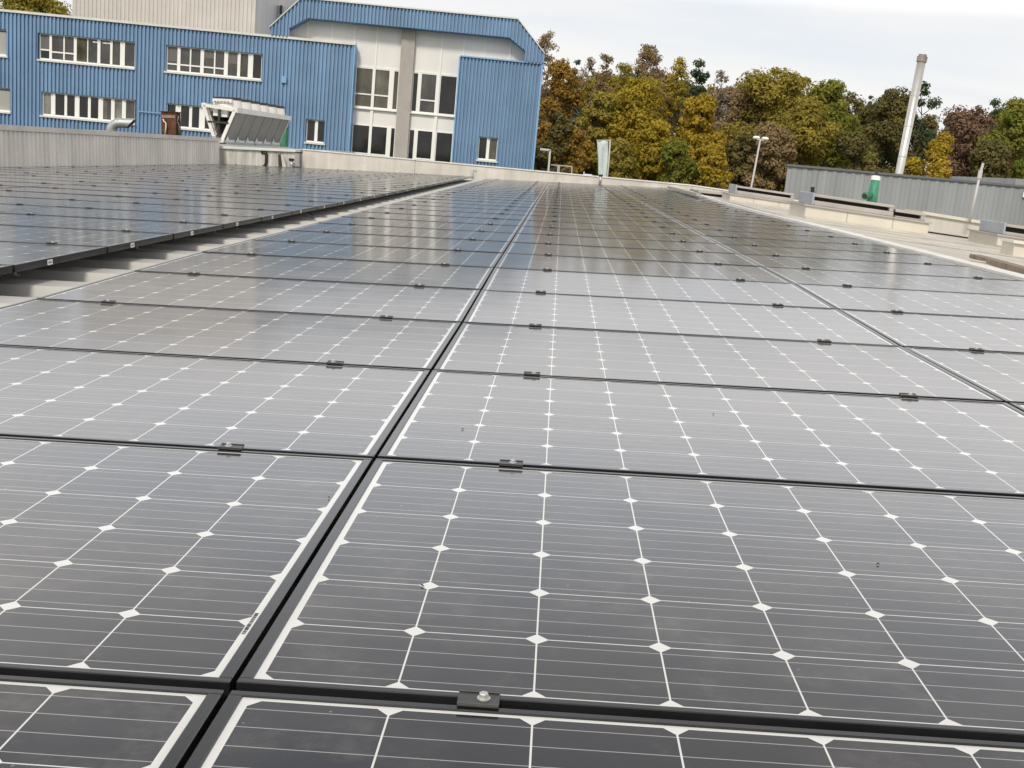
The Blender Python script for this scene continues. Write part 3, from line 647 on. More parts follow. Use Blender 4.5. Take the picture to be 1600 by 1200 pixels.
def window(r, divs, panes, off=-.12, fwd=.055, sill=True, transoms=(), name='window', fr=M['white_frame']):
    """r = s0,s1,z0,z1; divs = (s, width) upright bars; panes = material keys between them; transoms = (pane index, z fraction)"""
    s0, s1, z0, z1 = r; mb = MB()
    fbox(mb, s0, s0+fwd, z0, z1, off-.05, off+.02); fbox(mb, s1-fwd, s1, z0, z1, off-.05, off+.02); fbox(mb, s0+fwd, s1-fwd, z0, z0+fwd*1.4, off-.05, off+.02); fbox(mb, s0+fwd, s1-fwd, z1-fwd, z1, off-.05, off+.02)
    for s, wd in divs: fbox(mb, s-wd/2, s+wd/2, z0+fwd*1.4, z1-fwd, off-.04, off+.035)
    edges = [s0+fwd] + [q for s, wd in divs for q in (s-wd/2, s+wd/2)] + [s1-fwd]
    for i, zf in transoms: z = z0+(z1-z0)*zf; fbox(mb, edges[2*i], edges[2*i+1], z-.035, z+.035, off-.035, off+.03)
    f = part(mb, name, fr, bld)
    if sill:
        mb = MB(); fbox(mb, s0-.05, s1+.05, z0-.09, z0-.002, off-.05, .165); part(mb, 'sill', M['trim'], f)
    mb = MB()                        # reveals
    mb.quad(fp(s0,z0,.04), fp(s0,z1,.04), fp(s0,z1,off-.06), fp(s0,z0,off-.06)); mb.quad(fp(s1,z1,.04), fp(s1,z0,.04), fp(s1,z0,off-.06), fp(s1,z1,off-.06)); mb.quad(fp(s0,z1,.04), fp(s1,z1,.04), fp(s1,z1,off-.06), fp(s0,z1,off-.06))
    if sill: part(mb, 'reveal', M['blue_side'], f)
    for i, key in enumerate(panes):
        mb = MB(); a, b = edges[2*i], edges[2*i+1]; mb.quad(fp(a,z0+.03,off-.02), fp(b,z0+.03,off-.02), fp(b,z1-.03,off-.02), fp(a,z1-.03,off-.02))
        part(mb, 'pane', M[key], f)
    return f
def dv2(lst, y): return [(fs(x, y)[0], wd) for x, wd in lst]
T, K = .07, .20
window(W['A'], dv2([(78,.13),(99,T),(116.5,.15),(136,.05),(153.5,.15),(173,.12),(190.5,.24)], 85), ['pane','pane_grey','pane_grey','pane_warm','pane_grey','pane_grey','pane_grey','pane_grey'], transoms=((0,.38),(1,.33),(2,.33)))
window(W['B'], dv2([(278.5,.16),(296.7,.07),(315,.18),(334.7,.07),(352.5,.20),(372.7,.15),(391,.26)], 100), ['pane_grey','pane_grey','pane_grey','pane_grey','pane_grey','pane_grey','pane_grey','pane'], transoms=((0,.30),(1,.30),(2,.30),(3,.30),(4,.30)))
window(W['C'], dv2([(82,.22),(101.8,.13),(119.5,.24),(138.7,.14),(156.5,.24),(175.5,.18),(193,.20)], 165), ['pane_pale','pane','pane','pane','pane','pane_grey','pane_pale','pane_grey'])
window(W['D'], dv2([(277.5,.28),(297,.15),(315,.30),(334.7,.12),(352.5,.28),(372.7,.15),(391,.28)], 185), ['pane','pane','pane','pane','pane','pane_grey','pane','pane'])
def blind(r, xa, xb, frac, y, key='blind'):
    s0, s1 = fs(xa, y)[0], fs(xb, y)[0]; z1 = r[3]-.06; z0 = z1-(r[3]-r[2])*frac; mb = MB(); nn = max(3, int(16*frac))
    for i in range(nn):
        za, zb = z0+(z1-z0)*i/nn, z0+(z1-z0)*(i+1)/nn; mb.quad(fp(s0,za,-.128), fp(s1,za,-.128), fp(s1,zb,-.118), fp(s0,zb,-.118))
    part(mb, 'blind', M[key], bld)
blind(W['A'], 61, 76.5, .58, 75, 'slat_dark'); blind(W['A'], 119, 135, .80, 80, 'pane_warm'); blind(W['B'], 260, 276, .55, 90, 'slat_dark'); blind(W['B'], 317, 333.5, .30, 95, 'slat_dark'); blind(W['C'], 160, 166.5, .85, 170, 'pane_pale'); blind(W['B'], 356, 371, .42, 100, 'slat_dark')
for xa, xb, y in ((144,151,65), (159,171,66.5)):
    a, b = fs(xa, y), fs(xb, y+.6); mb = MB(); fbox(mb, a[0], b[0], a[1]-.03, a[1]+.03, -.13, -.122); part(mb, 'ceiling_light', M['white_frame'], bld)
for kx in 'EG':
    f = window(W[kx], [], ['pane_grey'])
    s0, s1, z0, z1 = W[kx]; mb = MB(); nn = 18
    for i in range(nn):
        za, zb = z0+.08+(z1-z0-.22)*i/nn, z0+.08+(z1-z0-.22)*(i+1)/nn
        mb.quad(fp(s0+.06,za,-.095), fp(s1-.06,za,-.095), fp(s1-.06,zb,-.075), fp(s0+.06,zb,-.075))
    part(mb, 'blind', M['blind'], f)
window(W['H'], [((W['H'][0]+W['H'][1])/2+.02, .16)], ['pane', 'pane']); window(W['I'], [((W['I'][0]+W['I'][1])/2, .16)], ['pane', 'pane_warm'])
o_ = OFF+.02
def gz(x, y): return fs(x, y, OFF)[0]
g = dict(off=o_, sill=False, fwd=.05)
window([sR1+.08, s1-.075, zU0, zU1], [], ['pane_grey'], **g)
window([s1+.075, p0, zU0, zU1], [(gz(611,140), .26)], ['pane_warm', 'pane_warm'], transoms=((0,.34),), **g)
window([p1, s2-.075, zU0, zU1], [(gz(654.5,145), .20)], ['pane', 'pane_grey'], transoms=((1,.33),), **g)
window([s2+.075, sB0-.08, zU0, zU1], [], ['pane'], **g)
window([sR1+.08, s1-.075, zL0, zL1], [], ['pane'], **g)
window([s1+.075, p0, zL0, zL1], [(gz(607,220), .24)], ['pane', 'pane'], transoms=((0,.42),), **g)
window([p1, s2-.075, zL0, zL1], [(gz(649,225), .20)], ['pane', 'pane'], transoms=((1,.42),), **g)
window([s2+.075, sB0-.08, zL0, zL1], [], ['pane'], **g)
mb = MB()
for a, b in ((sR1+.08, p0), (p1, sB0-.08)):
    part(fbox(MB(), a, b, zU0-.07, zU0-.002, OFF-.05, OFF+.16), 'glazing_sill', M['white_frame'], bld); part(fbox(MB(), a, b, zU1+.002, zU1+.06, OFF-.02, OFF+.05), 'glazing_head', M['white_frame'], bld)
mb = MB(); a, b = fs(441, 119), fs(448, 130); fbox(mb, a[0], b[0], b[1], a[1], .122, .20); part(mb, 'wall_box', M['blue_trim'], bld)
mb = MB(); a = fs(218, 174); b = fs(252, 176.5); mb.bar(fp(a[0],a[1],.15), fp(b[0],a[1],.15), .05); part(mb, 'wall_pipe', M['blue_trim'], bld)

# pale ribbed tower behind
TY = 84.0
tw = empty('ribbed_tower', at(260, 40, TY), 'tall beige ribbed tower rising behind the blue building', 'tower')
a, b = at(113, 40, TY), at(399, 40, TY); zt = at(399, -60, TY).z
mb = MB(); ribbed(mb, Vector((a.x,TY,6)), Vector((b.x,TY,6)), Vector((0,0,0)), Vector((0,0,zt-6)), .30, .07, Vector((0,-1,0))); part(mb, 'front_sheet', M['grey_rib'], tw)
mb = MB(); mb.box(a.x, b.x, TY+.05, TY+13, 0, zt); part(mb, 'tower_core', M['grey_rib'], tw)
c, d = at(448.5, 8, TY+6), at(430, 0, TY+6)
mb = MB(); mb.box(b.x+.003, c.x, TY+5.9, TY+12, 0, c.z-.1); part(mb, 'side_block', M['grey_hall'], tw)
mb = MB()
for px, y0, y1 in ((411,0,17), (439,8,22)):
    e, f_ = at(px-1.5, y0, TY+5.88), at(px+1.5, y1, TY+5.88); part(MB().box(e.x, f_.x, TY+5.86, TY+5.9, f_.z, e.z), 'slit_window', M['dark'], tw)

# ------------------------------------------------------------------ right hand side of the roof
def vent_row(name, label, y, x0px, x1px, ytop, ybase, boxes, slots, depth=1.0):
    pass
def zpix(px, py, Y): return at(px, py, Y).z
def rooflight(Y, xa, xb, curb_xa, label, z_top, z_slot0, z_low, z_curbtop, boxw, depth, second=None, curb_xb=None):
    """a vent strip lying down the slope: cream curb, grey end box, rail, dark slot, lower rail. z are heights above the roof."""
    t = empty('roof_vent', rr(xa, Y), label, 'roof vent', 'vent strips beyond the ridge')
    cb = curb_xb or xb+.1
    def slab(mb, x0, x1, y0, y1, h0, h1): mb.hexa([rr(x0,y0,h0), rr(x1,y0,h0), rr(x1,y1,h0), rr(x0,y1,h0), rr(x0,y0,h1), rr(x1,y0,h1), rr(x1,y1,h1), rr(x0,y1,h1)]); return mb
    part(slab(MB(), curb_xa, cb, Y, Y+depth+.15, -.05, z_curbtop), 'curb', M['curb'], t)
    part(slab(MB(), curb_xa-.04, cb+.02, Y-.30, Y-.002, -.05, .022), 'curb_foot', M['membrane'], t, bevel=.004)
    for fr_ in (.34, .71): xj = curb_xa + (cb-curb_xa)*fr_; part(slab(MB(), xj-.006, xj+.006, Y-.004, Y+.01, .024, z_curbtop-.002), 'curb_joint', M['vent_rail'], t)
    part(slab(MB(), curb_xa-.03, cb+.03, Y-.035, Y+depth+.19, z_curbtop, z_curbtop+.022), 'curb_cap', M['vent_rail'], t)
    part(slab(MB(), xa, xa+boxw, Y+.06, Y+depth, z_curbtop+.023, z_top), 'end_box', M['vent_grey'], t, bevel=.01)
    for (s0, s1, dzs) in ((xa+boxw+.004, xb, 0.0),) + (second or ()):
        mb = MB(); slab(mb, s0, s1, Y+.10, Y+depth-.05, z_curbtop+.023, z_slot0-.002+dzs); part(mb, 'lower_rail', M['vent_rail'], t, bevel=.008)
        mb = MB(); slab(mb, s0+.01, s1-.05, Y+.22, Y+depth-.15, z_slot0+dzs, z_top-.055+dzs); part(mb, 'dark_slot', M['slot'], t)
        mb = MB(); slab(mb, s0, s1, Y+.12, Y+depth-.05, z_top-.053+dzs, z_top-.012+dzs); slab(mb, s1-.06, s1, Y+.13, Y+depth-.06, z_slot0+dzs, z_top-.054+dzs); part(mb, 'upper_rail', M['vent_rail'], t, bevel=.006)
    return t
def hz(px, py, Y): p = at(px, py, Y); return p.z - rr(p.x, Y).z
def X(px, py, Y): return at(px, py, Y).x
Y1, Y2, Y3 = 22.6, 16.6, 16.2
rooflight(Y1, X(1150,297,Y1), X(1243,305,Y1), X(1141,308,Y1), 'far roof vent strip with grey box end just beyond the ridge', hz(1150,288.5,Y1), hz(1153,297.5,Y1), 0, hz(1150,305,Y1), .03, 1.0)
x2 = X(1400, 330, Y2)
rooflight(Y2, X(1271,310,Y2), x2, X(1258,331,Y2), 'middle roof vent strip in front of the green vent', hz(1271,301,Y2), hz(1274,313,Y2), 0, hz(1265,322,Y2), .03, 1.0, second=((x2+.03, X(1450,340,Y2), -.05),), curb_xb=X(1452,350,Y2))
rooflight(Y3, X(1572,352,Y3), X(1700,380,Y3), X(1559,374,Y3), 'nearest roof vent strip at the right edge with wide grey box', hz(1572,348,Y3), hz(1578,362.5,Y3), 0, hz(1563,368.5,Y3), .03, 1.0)
# dark open hatch and flat bars beyond the first vent
Y0 = 25.2
t = empty('roof_hatch', rr(X(1110,305,Y0), Y0), 'low open roof hatch with a dark mouth beside the ridge', 'roof hatch')
a, b = at(1098, 301.5, Y0), at(1133.5, 312, Y0)
part(MB().box(a.x, b.x, Y0+.02, Y0+1.6, b.z, a.z), 'dark_mouth', M['slot'], t); part(MB().box(a.x-.1, b.x+.03, Y0-.05, Y0+1.7, a.z+.001, a.z+.05), 'hatch_lid', M['vent_rail'], t)
a, b = at(1046, 292.5, 29), at(1092, 304.5, 23.5)
part(MB().bar(a, b, .10, ht=.06), 'hatch_bar', M['vent_rail'], t)
# set back curb between the vents
Yc = 19.0
t = empty('roof_curb', rr(X(1495,350,Yc), Yc), 'plain cream roof curb with a stained front between two vent strips', 'curb')
a, b, c, d = at(1440, 334.5, Yc), at(1545, 351.5, Yc), at(1545, 372, Yc), at(1440, 358, Yc)
part(MB().hexa([d, c, c+Vector((0,.9,0)), d+Vector((0,.9,0)), a, b, b+Vector((0,.9,0)), a+Vector((0,.9,0))]), 'curb_wall', M['parapet'], t)
up = Vector((0,0,.05)); part(MB().hexa([a+Vector((0,-.05,0)), b+Vector((0,-.05,0)), b+Vector((0,.95,0)), a+Vector((0,.95,0)), a+up+Vector((0,-.05,0)), b+up+Vector((0,-.05,0)), b+up+Vector((0,.95,0)), a+up+Vector((0,.95,0))]), 'curb_cap', M['curb'], t)
a = at(1585.5, 380, 12.4); b = at(1640, 386, 12.4)
t = empty('near_curb', rr(a.x+.5, 12.4), 'bright cream curb end cut off by the right edge', 'curb')
part(MB().hexa([rr(a.x,12.4,-.03), rr(a.x+2,12.4,-.03), rr(a.x+2,12.75,-.03), rr(a.x,12.75,-.03), rr(a.x,12.4,a.z-rr(a.x,12.4).z), rr(a.x+2,12.4,a.z-rr(a.x,12.4).z), rr(a.x+2,12.75,a.z-rr(a.x,12.4).z), rr(a.x,12.75,a.z-rr(a.x,12.4).z)]), 'curb_wall', M['curb'], t)
part(MB().hexa([rr(a.x-.03,12.36,a.z-rr(a.x,12.4).z+.001), rr(a.x+2,12.36,a.z-rr(a.x,12.4).z+.001), rr(a.x+2,12.75,a.z-rr(a.x,12.4).z+.001), rr(a.x-.03,12.75,a.z-rr(a.x,12.4).z+.001), rr(a.x-.03,12.36,a.z-rr(a.x,12.4).z+.03), rr(a.x+2,12.36,a.z-rr(a.x,12.4).z+.03), rr(a.x+2,12.75,a.z-rr(a.x,12.4).z+.03), rr(a.x-.03,12.75,a.z-rr(a.x,12.4).z+.03)]), 'curb_cap', M['ridge'], t)
a, b = at(1523, 407, 9.9), at(1612, 433.5, 7.7)
tag(MB().bar(a, b, .10, ht=.11).build('timber_beam', M['beam'], bevel=.006), 'weathered brown beam lying beside the white ridge strip', 'beam')

# green roof vent
t = empty('green_vent', rr(X(1362,310,20.5), 20.5), 'green cylindrical roof vent with pale cap and side elbow', 'roof vent')
Yg = 20.5; A, B = at(1359.5, 330, Yg), at(1368, 281, Yg); axg = (B-A).normalized()
part(MB().tube([A, A.lerp(B,.5), B], [.098,.090,.078], 20), 'body', M['green'], t, True)
part(MB().tube([B-axg*.004, B+axg*.05, B+axg*.075], [.082,.082,.05], 20), 'cap', M['white_frame'], t)
part(MB().tube([B+axg*.07, B+axg*.17], .03, 8), 'spindle', M['dark'], t)
part(MB().tube([at(1362,306,Yg-.02), at(1355,305.5,Yg-.15), at(1351.5,306,Yg-.2)], [.05,.062,.066], 14), 'elbow', M['green'], t, True)
part(MB().tube([at(1351.9,306,Yg-.195), at(1350.2,306.2,Yg-.215)], [.045,.04], 12), 'elbow_mouth', M['dark'], t)
t = empty('cable_stub', rr(X(1270,295,17.2), 17.2), 'short black stub standing on the box of the middle vent', 'pipe')
part(MB().tube([at(1269.5,303,17.2), at(1269.8,292,17.2)], .03, 8), 'stub', M['black_pipe'], t)
# lightning rod
t = empty('lightning_rod', rr(X(1516,342,18.5), 18.5), 'thin leaning pale rod in front of the grey hall', 'lightning rod')
part(MB().tube([at(1515,347,18.6), at(1531.5,272,18.6)], [.022,.020], 8), 'rod', M['lamp'], t, True); part(MB().tube([at(1530,279,18.6), at(1532.5,266,18.6)], .036, 8), 'collar', M['lamp'], t); part(MB().tube([at(1531.5,272,18.6), at(1536.3,255,18.6)], .022, 8), 'tip', M['lamp'], t)

# ------------------------------------------------------------------ grey hall, flue, lamp, banner
HY = 47.0
gh = empty('grey_hall', Vector((at(1400,280,HY).x, HY+4, 0)), 'long low grey ribbed hall with a dark flat roof edge on the right', 'building')
a, m_, b = at(1230.5, 262.5, HY+.5), at(1280, 264.5, HY), at(1594, 292, HY)
zt = (m_.z+b.z)/2; bx = at(1690, 300, HY).x
mb = MB(); ribbed(mb, Vector((m_.x,HY,0)), Vector((bx,HY,0)), Vector((0,0,0)), Vector((0,0,zt)), .38, .03, Vector((0,-1,0)), (.40,.10,.40,.10)); part(mb, 'front_sheet', M['grey_hall'], gh)
mb = MB(); ribbed(mb, Vector((a.x,HY+.5,0)), Vector((m_.x,HY+.02,0)), Vector((0,0,0)), Vector((0,0,zt)), .38, .03, Vector((0,-1,0)), (.40,.10,.40,.10)); bxx = a.x*(HY+16)/(HY+.5)*1.01; mb.quad((a.x,HY+.5,0),(bxx,HY+16,0),(bxx,HY+16,zt),(a.x,HY+.5,zt)); part(mb, 'left_sheet', M['grey_hall'], gh)
mb = MB(); mb.hexa([(m_.x,HY-.1,zt),(bx,HY-.1,zt),(bx,HY+.5,zt),(m_.x,HY+.5,zt),(m_.x,HY-.1,zt+.09),(bx,HY-.1,zt+.09),(bx,HY+.5,zt+.09),(m_.x,HY+.5,zt+.09)])
mb.hexa([(a.x-.05,HY+.4,zt),(m_.x-.004,HY-.1,zt),(m_.x-.004,HY+.5,zt),(a.x-.05,HY+.9,zt),(a.x-.05,HY+.4,zt+.09),(m_.x-.004,HY-.1,zt+.09),(m_.x-.004,HY+.5,zt+.09),(a.x-.05,HY+.9,zt+.09)]); part(mb, 'roof_edge', M['grey_trim'], gh)
mb = MB(); mb.poly([(a.x,HY+.5,zt-.05),(m_.x,HY+.1,zt-.05),(bx,HY+.1,zt-.05),(bx,HY+16,zt-.05),(bxx,HY+16,zt-.05)]); part(mb, 'flat_roof', M['roof'], gh)
c = at(1592, 279, HY); mb = MB(); mb.box(c.x, bx, HY+.3, HY+8, zt-.04, c.z); part(mb, 'roof_block', M['grey_hall'], gh)
c, d = at(1597.5, 300, HY), at(1640, 312, HY); f = part(MB().box(c.x, d.x, HY-.12, HY-.055, d.z, c.z), 'window', M['white_frame'], gh); part(MB().box(c.x+.05, d.x-.05, HY-.135, HY-.121, d.z+.1, c.z-.03), 'pane', M['pane'], f)
c, d = at(1244.5, 263, HY+1), at(1247.5, 269, HY+1)
YF = 57.0
t = empty('steel_flue', Vector((at(1403,280,YF).x, YF, 0)), 'tall slightly leaning stainless steel flue behind the grey hall', 'chimney')
A, B = at(1402.5, 282, YF), at(1440.5, 93, YF); A = A - (B-A)*1.1; Lf = (B-A)
part(MB().tube([A, A+Lf*.5, B], [.185,.19,.215], 24), 'pipe', M['steel'], t, True)
part(MB().tube([B-Lf.normalized()*.12, B+Lf.normalized()*.14], .245, 24), 'cap', M['steel_cap'], t); part(MB().tube([B+Lf.normalized()*.14, B+Lf.normalized()*.24], .19, 24), 'cap_top', M['steel_cap'], t)
mb = MB()
for q_ in (.62, .74, .86): mb.tube([A+Lf*q_-Lf.normalized()*.03, A+Lf*q_+Lf.normalized()*.03], .213, 24)
part(mb, 'joint_band', M['steel'], t)
YL = 62.0
t = empty('street_lamp', Vector((at(1172,320,YL).x, YL, 0)), 'street lamp with two pale heads in front of the trees', 'street lamp')
B = at(1187.8, 219, YL); A = Vector((at(1176,290,YL).x-.5, YL, 0))
part(MB().tube([A, A.lerp(B,.5), B], [.07,.06,.045], 12), 'post', M['lamp'], t, True)
part(MB().bar(at(1182,217.5,YL), at(1194,219,YL), .06), 'cross_arm', M['lamp'], t)
for (x, y) in ((1182, 215.5), (1195.5, 217)):
    c = at(x, y, YL); mb = MB(); r_ = [(0,-.42,.03),(0,-.3,.12),(0,0,.16),(0,.3,.12),(0,.42,.03)]
    mb.tube([c+Vector((-.19,0,0)), c+Vector((-.1,0,.02)), c+Vector((.1,0,.02)), c+Vector((.19,0,0))], [.04,.085,.085,.04], 12); part(mb, 'lamp_head', M['white_frame'], t, True)
YB = 48.0
t = empty('banner_flag', Vector((at(943,290,YB).x, YB, 0)), 'pale tapering vertical banner with faded lettering beyond the parapet', 'banner')
pole = [at(947,300,YB), at(950.5,262,YB), at(953.5,219,YB)]; pole[0] = Vector((pole[0].x-.1, YB, 0))
part(MB().tube(pole, [.04,.035,.03], 8), 'pole', M['lamp'], t, True); part(MB().tube([at(953.5,219,YB), at(932,219.5,YB)], .022, 6), 'top_arm', M['lamp'], t)
cols = []
for i in range(13):
    q_ = i/12; l, r_ = at(933+2.6*q_, 220+62*q_, YB), at(950.5-2.5*q_, 220+62*q_, YB)
    cols.append([l.lerp(r_, k_/6) + Vector((0, .05*math.sin(k_*1.3+i*.5), 0)) for k_ in range(7)])
mb = MB()
for i in range(12):
    for k_ in range(6): mb.f.append((i*7+k_, (i+1)*7+k_, (i+1)*7+k_+1, i*7+k_+1))
mb.v = [tuple(p_) for c_ in cols for p_ in c_]
cl = part(mb, 'cloth', M['banner'], t, True); sm = cl.modifiers.new('thick', 'SOLIDIFY'); sm.thickness = .01
mb = MB(); random.seed(3)
for i in range(8):                   # words running up the cloth, too faded to read
    y0 = 230 + i*5.4; c = at(941.6, y0, YB-.09); hg = .075 + .04*random.random()
    for x_ in ((-.03,) if i % 3 == 1 else (-.03, .02)): mb.box(c.x+x_, c.x+x_+.018, c.y-.004, c.y, c.z-hg/2, c.z+hg/2)
part(mb, 'lettering', M['banner_ink'], cl)

# things along the far parapet
t = empty('vent_pipe', rf(atv(938,285,28.2)[0], 28.2, RD), 'slim grey vent pipe with black cap in front of the banner', 'vent pipe')
def pv(px, py, v=29.62): a = atv(px, py, v); return rf(a[0], v, a[1])
part(MB().tube([pv(937.3,288), pv(938.6,275)], .045, 12), 'pipe', M['galv'], t, True); part(MB().tube([pv(938.6,275.3), pv(938.8,272.6)], .058, 12), 'cap', M['black_pipe'], t)
t = empty('gooseneck_vent', pv(739,277), 'tiny white gooseneck vent at the foot of the far parapet', 'vent')
part(MB().tube([pv(738.6,280), pv(738.8,268), pv(739.6,265), pv(741.5,264.2), pv(743.2,266), pv(743.6,269)], .035, 10), 'neck', M['lamp'], t, True)
a, b = at(911.5, 271.5, 32), at(924.5, 282, 32); t = empty('lilac_box', b, 'small lilac grey box standing behind the far parapet', 'box')
part(MB().box(a.x, b.x, 32, 32.4, b.z-.4, a.z), 'body', M['lilac'], t, bevel=.01); part(MB().box(a.x, a.x+.03, 32.0, 32.03, a.z+.001, a.z+.06), 'post', M['lilac'], t)
part(MB().bar(at(925,274.8,32.3), at(938,276.2,32.3), .03, ht=.05), 'dark_rail', M['slot'], t)
def pr(px, py, Y=36.0): return at(px, py, Y)
t = empty('pipe_frame', pr(857,275), 'white square pipe frame beside the blue building', 'pipe frame')
p_ = pr(856.6, 275); p_.z = 0
part(MB().bar(pr(844,232.8), pr(860,234.5), .06), 'top_bar', M['lamp'], t); part(MB().bar(pr(859.6,234.2), pr(855,290), .06, up=(0,1,0)), 'post', M['lamp'], t)
t = empty('hand_rail', pr(880,272,38), 'small grey railing with mesh behind the far parapet', 'railing')
q_ = lambda x, y: at(x, y, 38.0)
mb = MB(); mb.bar(q_(861,257.5), q_(894,260), .035); mb.bar(q_(893.7,260), q_(892.5,290), .04, up=(0,1,0)); mb.bar(q_(873,258.3), q_(871,290), .09, up=(0,1,0)); part(mb, 'rail', M['vent_rail'], t)
mb = MB()
for x in range(846, 893, 4): mb.bar(q_(x,262+.08*(x-846)), q_(x-1,290), .014, up=(0,1,0))
mb.bar(q_(846,264), q_(893,268), .018); part(mb, 'mesh', M['dark'], t)

# ------------------------------------------------------------------ trees
def leaf_mat(name, c1, c2):
    m = bpy.data.materials.new(name); m.use_nodes = True; t = m.node_tree; t.nodes.clear()
    o = t.nodes.new('ShaderNodeOutputMaterial'); at_ = t.nodes.new('ShaderNodeAttribute'); at_.attribute_name = 'tint'
    mx = t.nodes.new('ShaderNodeMix'); mx.data_type = 'RGBA'; mx.inputs['A'].default_value = (*c1, 1); mx.inputs['B'].default_value = (*c2, 1)
    t.links.new(at_.outputs['Fac'], mx.inputs['Factor'])
    d = t.nodes.new('ShaderNodeBsdfDiffuse'); tr = t.nodes.new('ShaderNodeBsdfTranslucent'); ms = t.nodes.new('ShaderNodeMixShader'); ms.inputs[0].default_value = .42
    t.links.new(mx.outputs['Result'], d.inputs[0]); t.links.new(mx.outputs['Result'], tr.inputs[0]); t.links.new(d.outputs[0], ms.inputs[1]); t.links.new(tr.outputs[0], ms.inputs[2]); t.links.new(ms.outputs[0], o.inputs[0])
    return m
LM = {'golden': leaf_mat('golden_leaves', (.300,.215,.030), (.620,.450,.065)), 'yellow': leaf_mat('yellow_leaves', (0.224,0.183,0.031), (0.590,0.443,0.057)), 'olive': leaf_mat('olive_leaves', (0.215,0.186,0.045), (0.466,0.371,0.078)),
      'green': leaf_mat('green_olive_leaves', (0.139,0.163,0.038), (0.328,0.320,0.063)), 'pine': leaf_mat('pine_needles', (0.052,0.084,0.042), (0.125,0.158,0.072)),
      'rust': leaf_mat('rust_leaves', (0.224,0.136,0.035), (0.472,0.301,0.065)), 'brown': leaf_mat('brown_leaves', (0.234,0.170,0.090), (0.432,0.312,0.158)),
      'dark': leaf_mat('dark_leaves', (0.112,0.107,0.045), (0.260,0.215,0.079)), 'purple': leaf_mat('purple_brown_leaves', (0.182,0.114,0.079), (0.320,0.206,0.139)),
      'bare': leaf_mat('dry_twigs', (0.260,0.211,0.164), (0.448,0.362,0.276)), 'spruce': leaf_mat('far_spruce_needles', (0.094,0.120,0.107), (0.164,0.194,0.170))}
BARK = mat('bark', (.060, .048, .038), .9, noise=(3, .3))
def make_tree(px, top, wpx, Y, kind, shape, label, seed, low=.12, dens=1.0, group='trees behind the roof'):
    rng = np.random.default_rng(seed)
    T_ = at(px, top, Y); base = at(px - (290-top)*-.0, 290, Y); H = T_.z; R = wpx/F_PX*Y/2*1.0
    lean = (at(px, top, Y).x - at(px, top, Y).x)
    bx = T_.x; z0 = H*low
    t = empty('tree', Vector((bx, Y, 0)), label, 'tree', group)
    CH = H - z0
    # clump centres
    if shape == 'cone': n = 60
    elif shape == 'bare': n = 130
    elif shape == 'pine': n = 34
    else: n = 140
    pts = []
    while len(pts) < n:
        h = rng.random(); a = rng.random()*2*math.pi
        if shape == 'cone': r = (1-h)**.85*(.35+.65*rng.random()**.5); h = h*.97
        elif shape == 'pine': h = .25+.75*h; r = (.35+.65*math.sin(math.pi*min(1, (h-.2)/.85)))*rng.random()**.5
        elif shape == 'bare': r = math.sin(math.pi*(.12+.83*h))**.7*rng.random()**.6
        else: r = math.sin(math.pi*(.18+.76*h))**.6*(.25+.75*rng.random()**.55)
        pts.append((r*R*.86*math.cos(a), r*R*.86*math.sin(a), z0 + h*CH*.95))
    pts = np.array(pts); pts[:, 0] += R*.18*np.sin(pts[:, 2]*.9+seed); pts[:, 1] += R*.15*np.cos(pts[:, 2]*.7+seed*2)
    tip = rng.integers(0, n)
    pts[0] = (0, 0, H*.965)
    cr = R*(.20 if shape in ('cone',) else .235)*(.55+.85*rng.random(n)); cr = np.clip(cr, .25, 1.15)
    if shape == 'bare': cr *= .9
    cr[0] = min(cr[0], .5)
    per = {'round': 230, 'cone': 230, 'pine': 280, 'bare': 110}[shape]*dens
    L = []; tint = []; OUT = []
    size = {'round': .145, 'cone': .13, 'pine': .125, 'bare': .10}[shape]*(Y/90)**.5
    ct = rng.random(n)
    for i in range(n):
        m = int(per*(cr[i]/.8)**1.5)+6
        d = rng.normal(size=(m, 3)); d /= np.linalg.norm(d, axis=1)[:, None]; rad = cr[i]*(.30+1.0*rng.random(m)**.7)
        p = pts[i] + d*rad[:, None]*np.array([1, 1, .72])
        L.append(p); OUT.append(d); tint.append(np.clip(.55*ct[i] + .25*rng.random(m) + .20*(rng.random()), 0, 1))
    P = np.concatenate(L); tint = np.concatenate(tint); P[:, 2] = np.minimum(P[:, 2], H); m = len(P)
    nrm = np.concatenate(OUT)*1.25 + rng.normal(size=(m, 3))*.55; nrm[:, 2] += .45; nrm /= np.linalg.norm(nrm, axis=1)[:, None]
    ax = np.cross(nrm, rng.normal(size=(m, 3))); ax /= np.linalg.norm(ax, axis=1)[:, None]; ay = np.cross(nrm, ax)
    s = (size*(.55+.8*rng.random(m)))[:, None]; e = .62
    V = np.stack([P-ax*s, P-ay*s*e+ax*s*.1, P+ax*s, P+ay*s*e+ax*s*.15], 1).reshape(-1, 3)
    me = bpy.data.meshes.new('crown'); me.vertices.add(4*m); me.vertices.foreach_set('co', V.ravel()); me.loops.add(4*m); me.loops.foreach_set('vertex_index', np.arange(4*m)); me.polygons.add(m); me.polygons.foreach_set('loop_start', np.arange(m)*4)
    me.update(); me.validate()
    at_ = me.attributes.new('tint', 'FLOAT', 'FACE'); at_.data.foreach_set('value', tint.astype(np.float32))
    me.materials.append(LM[kind]); inst('crown', me, t)
    mb = MB(); rt = max(.10, R*.055)
    tops = [(R*.18*math.sin(z*.9+seed)*(z/H), R*.15*math.cos(z*.7+seed*2)*(z/H), z) for z in np.linspace(0, H*.93, 8)]; tops[0] = (0,0,0)
    mb.tube(tops, list(np.linspace(rt, .03, 8)), 8)
    order = rng.permutation(n)[: (40 if shape == 'bare' else 16)]
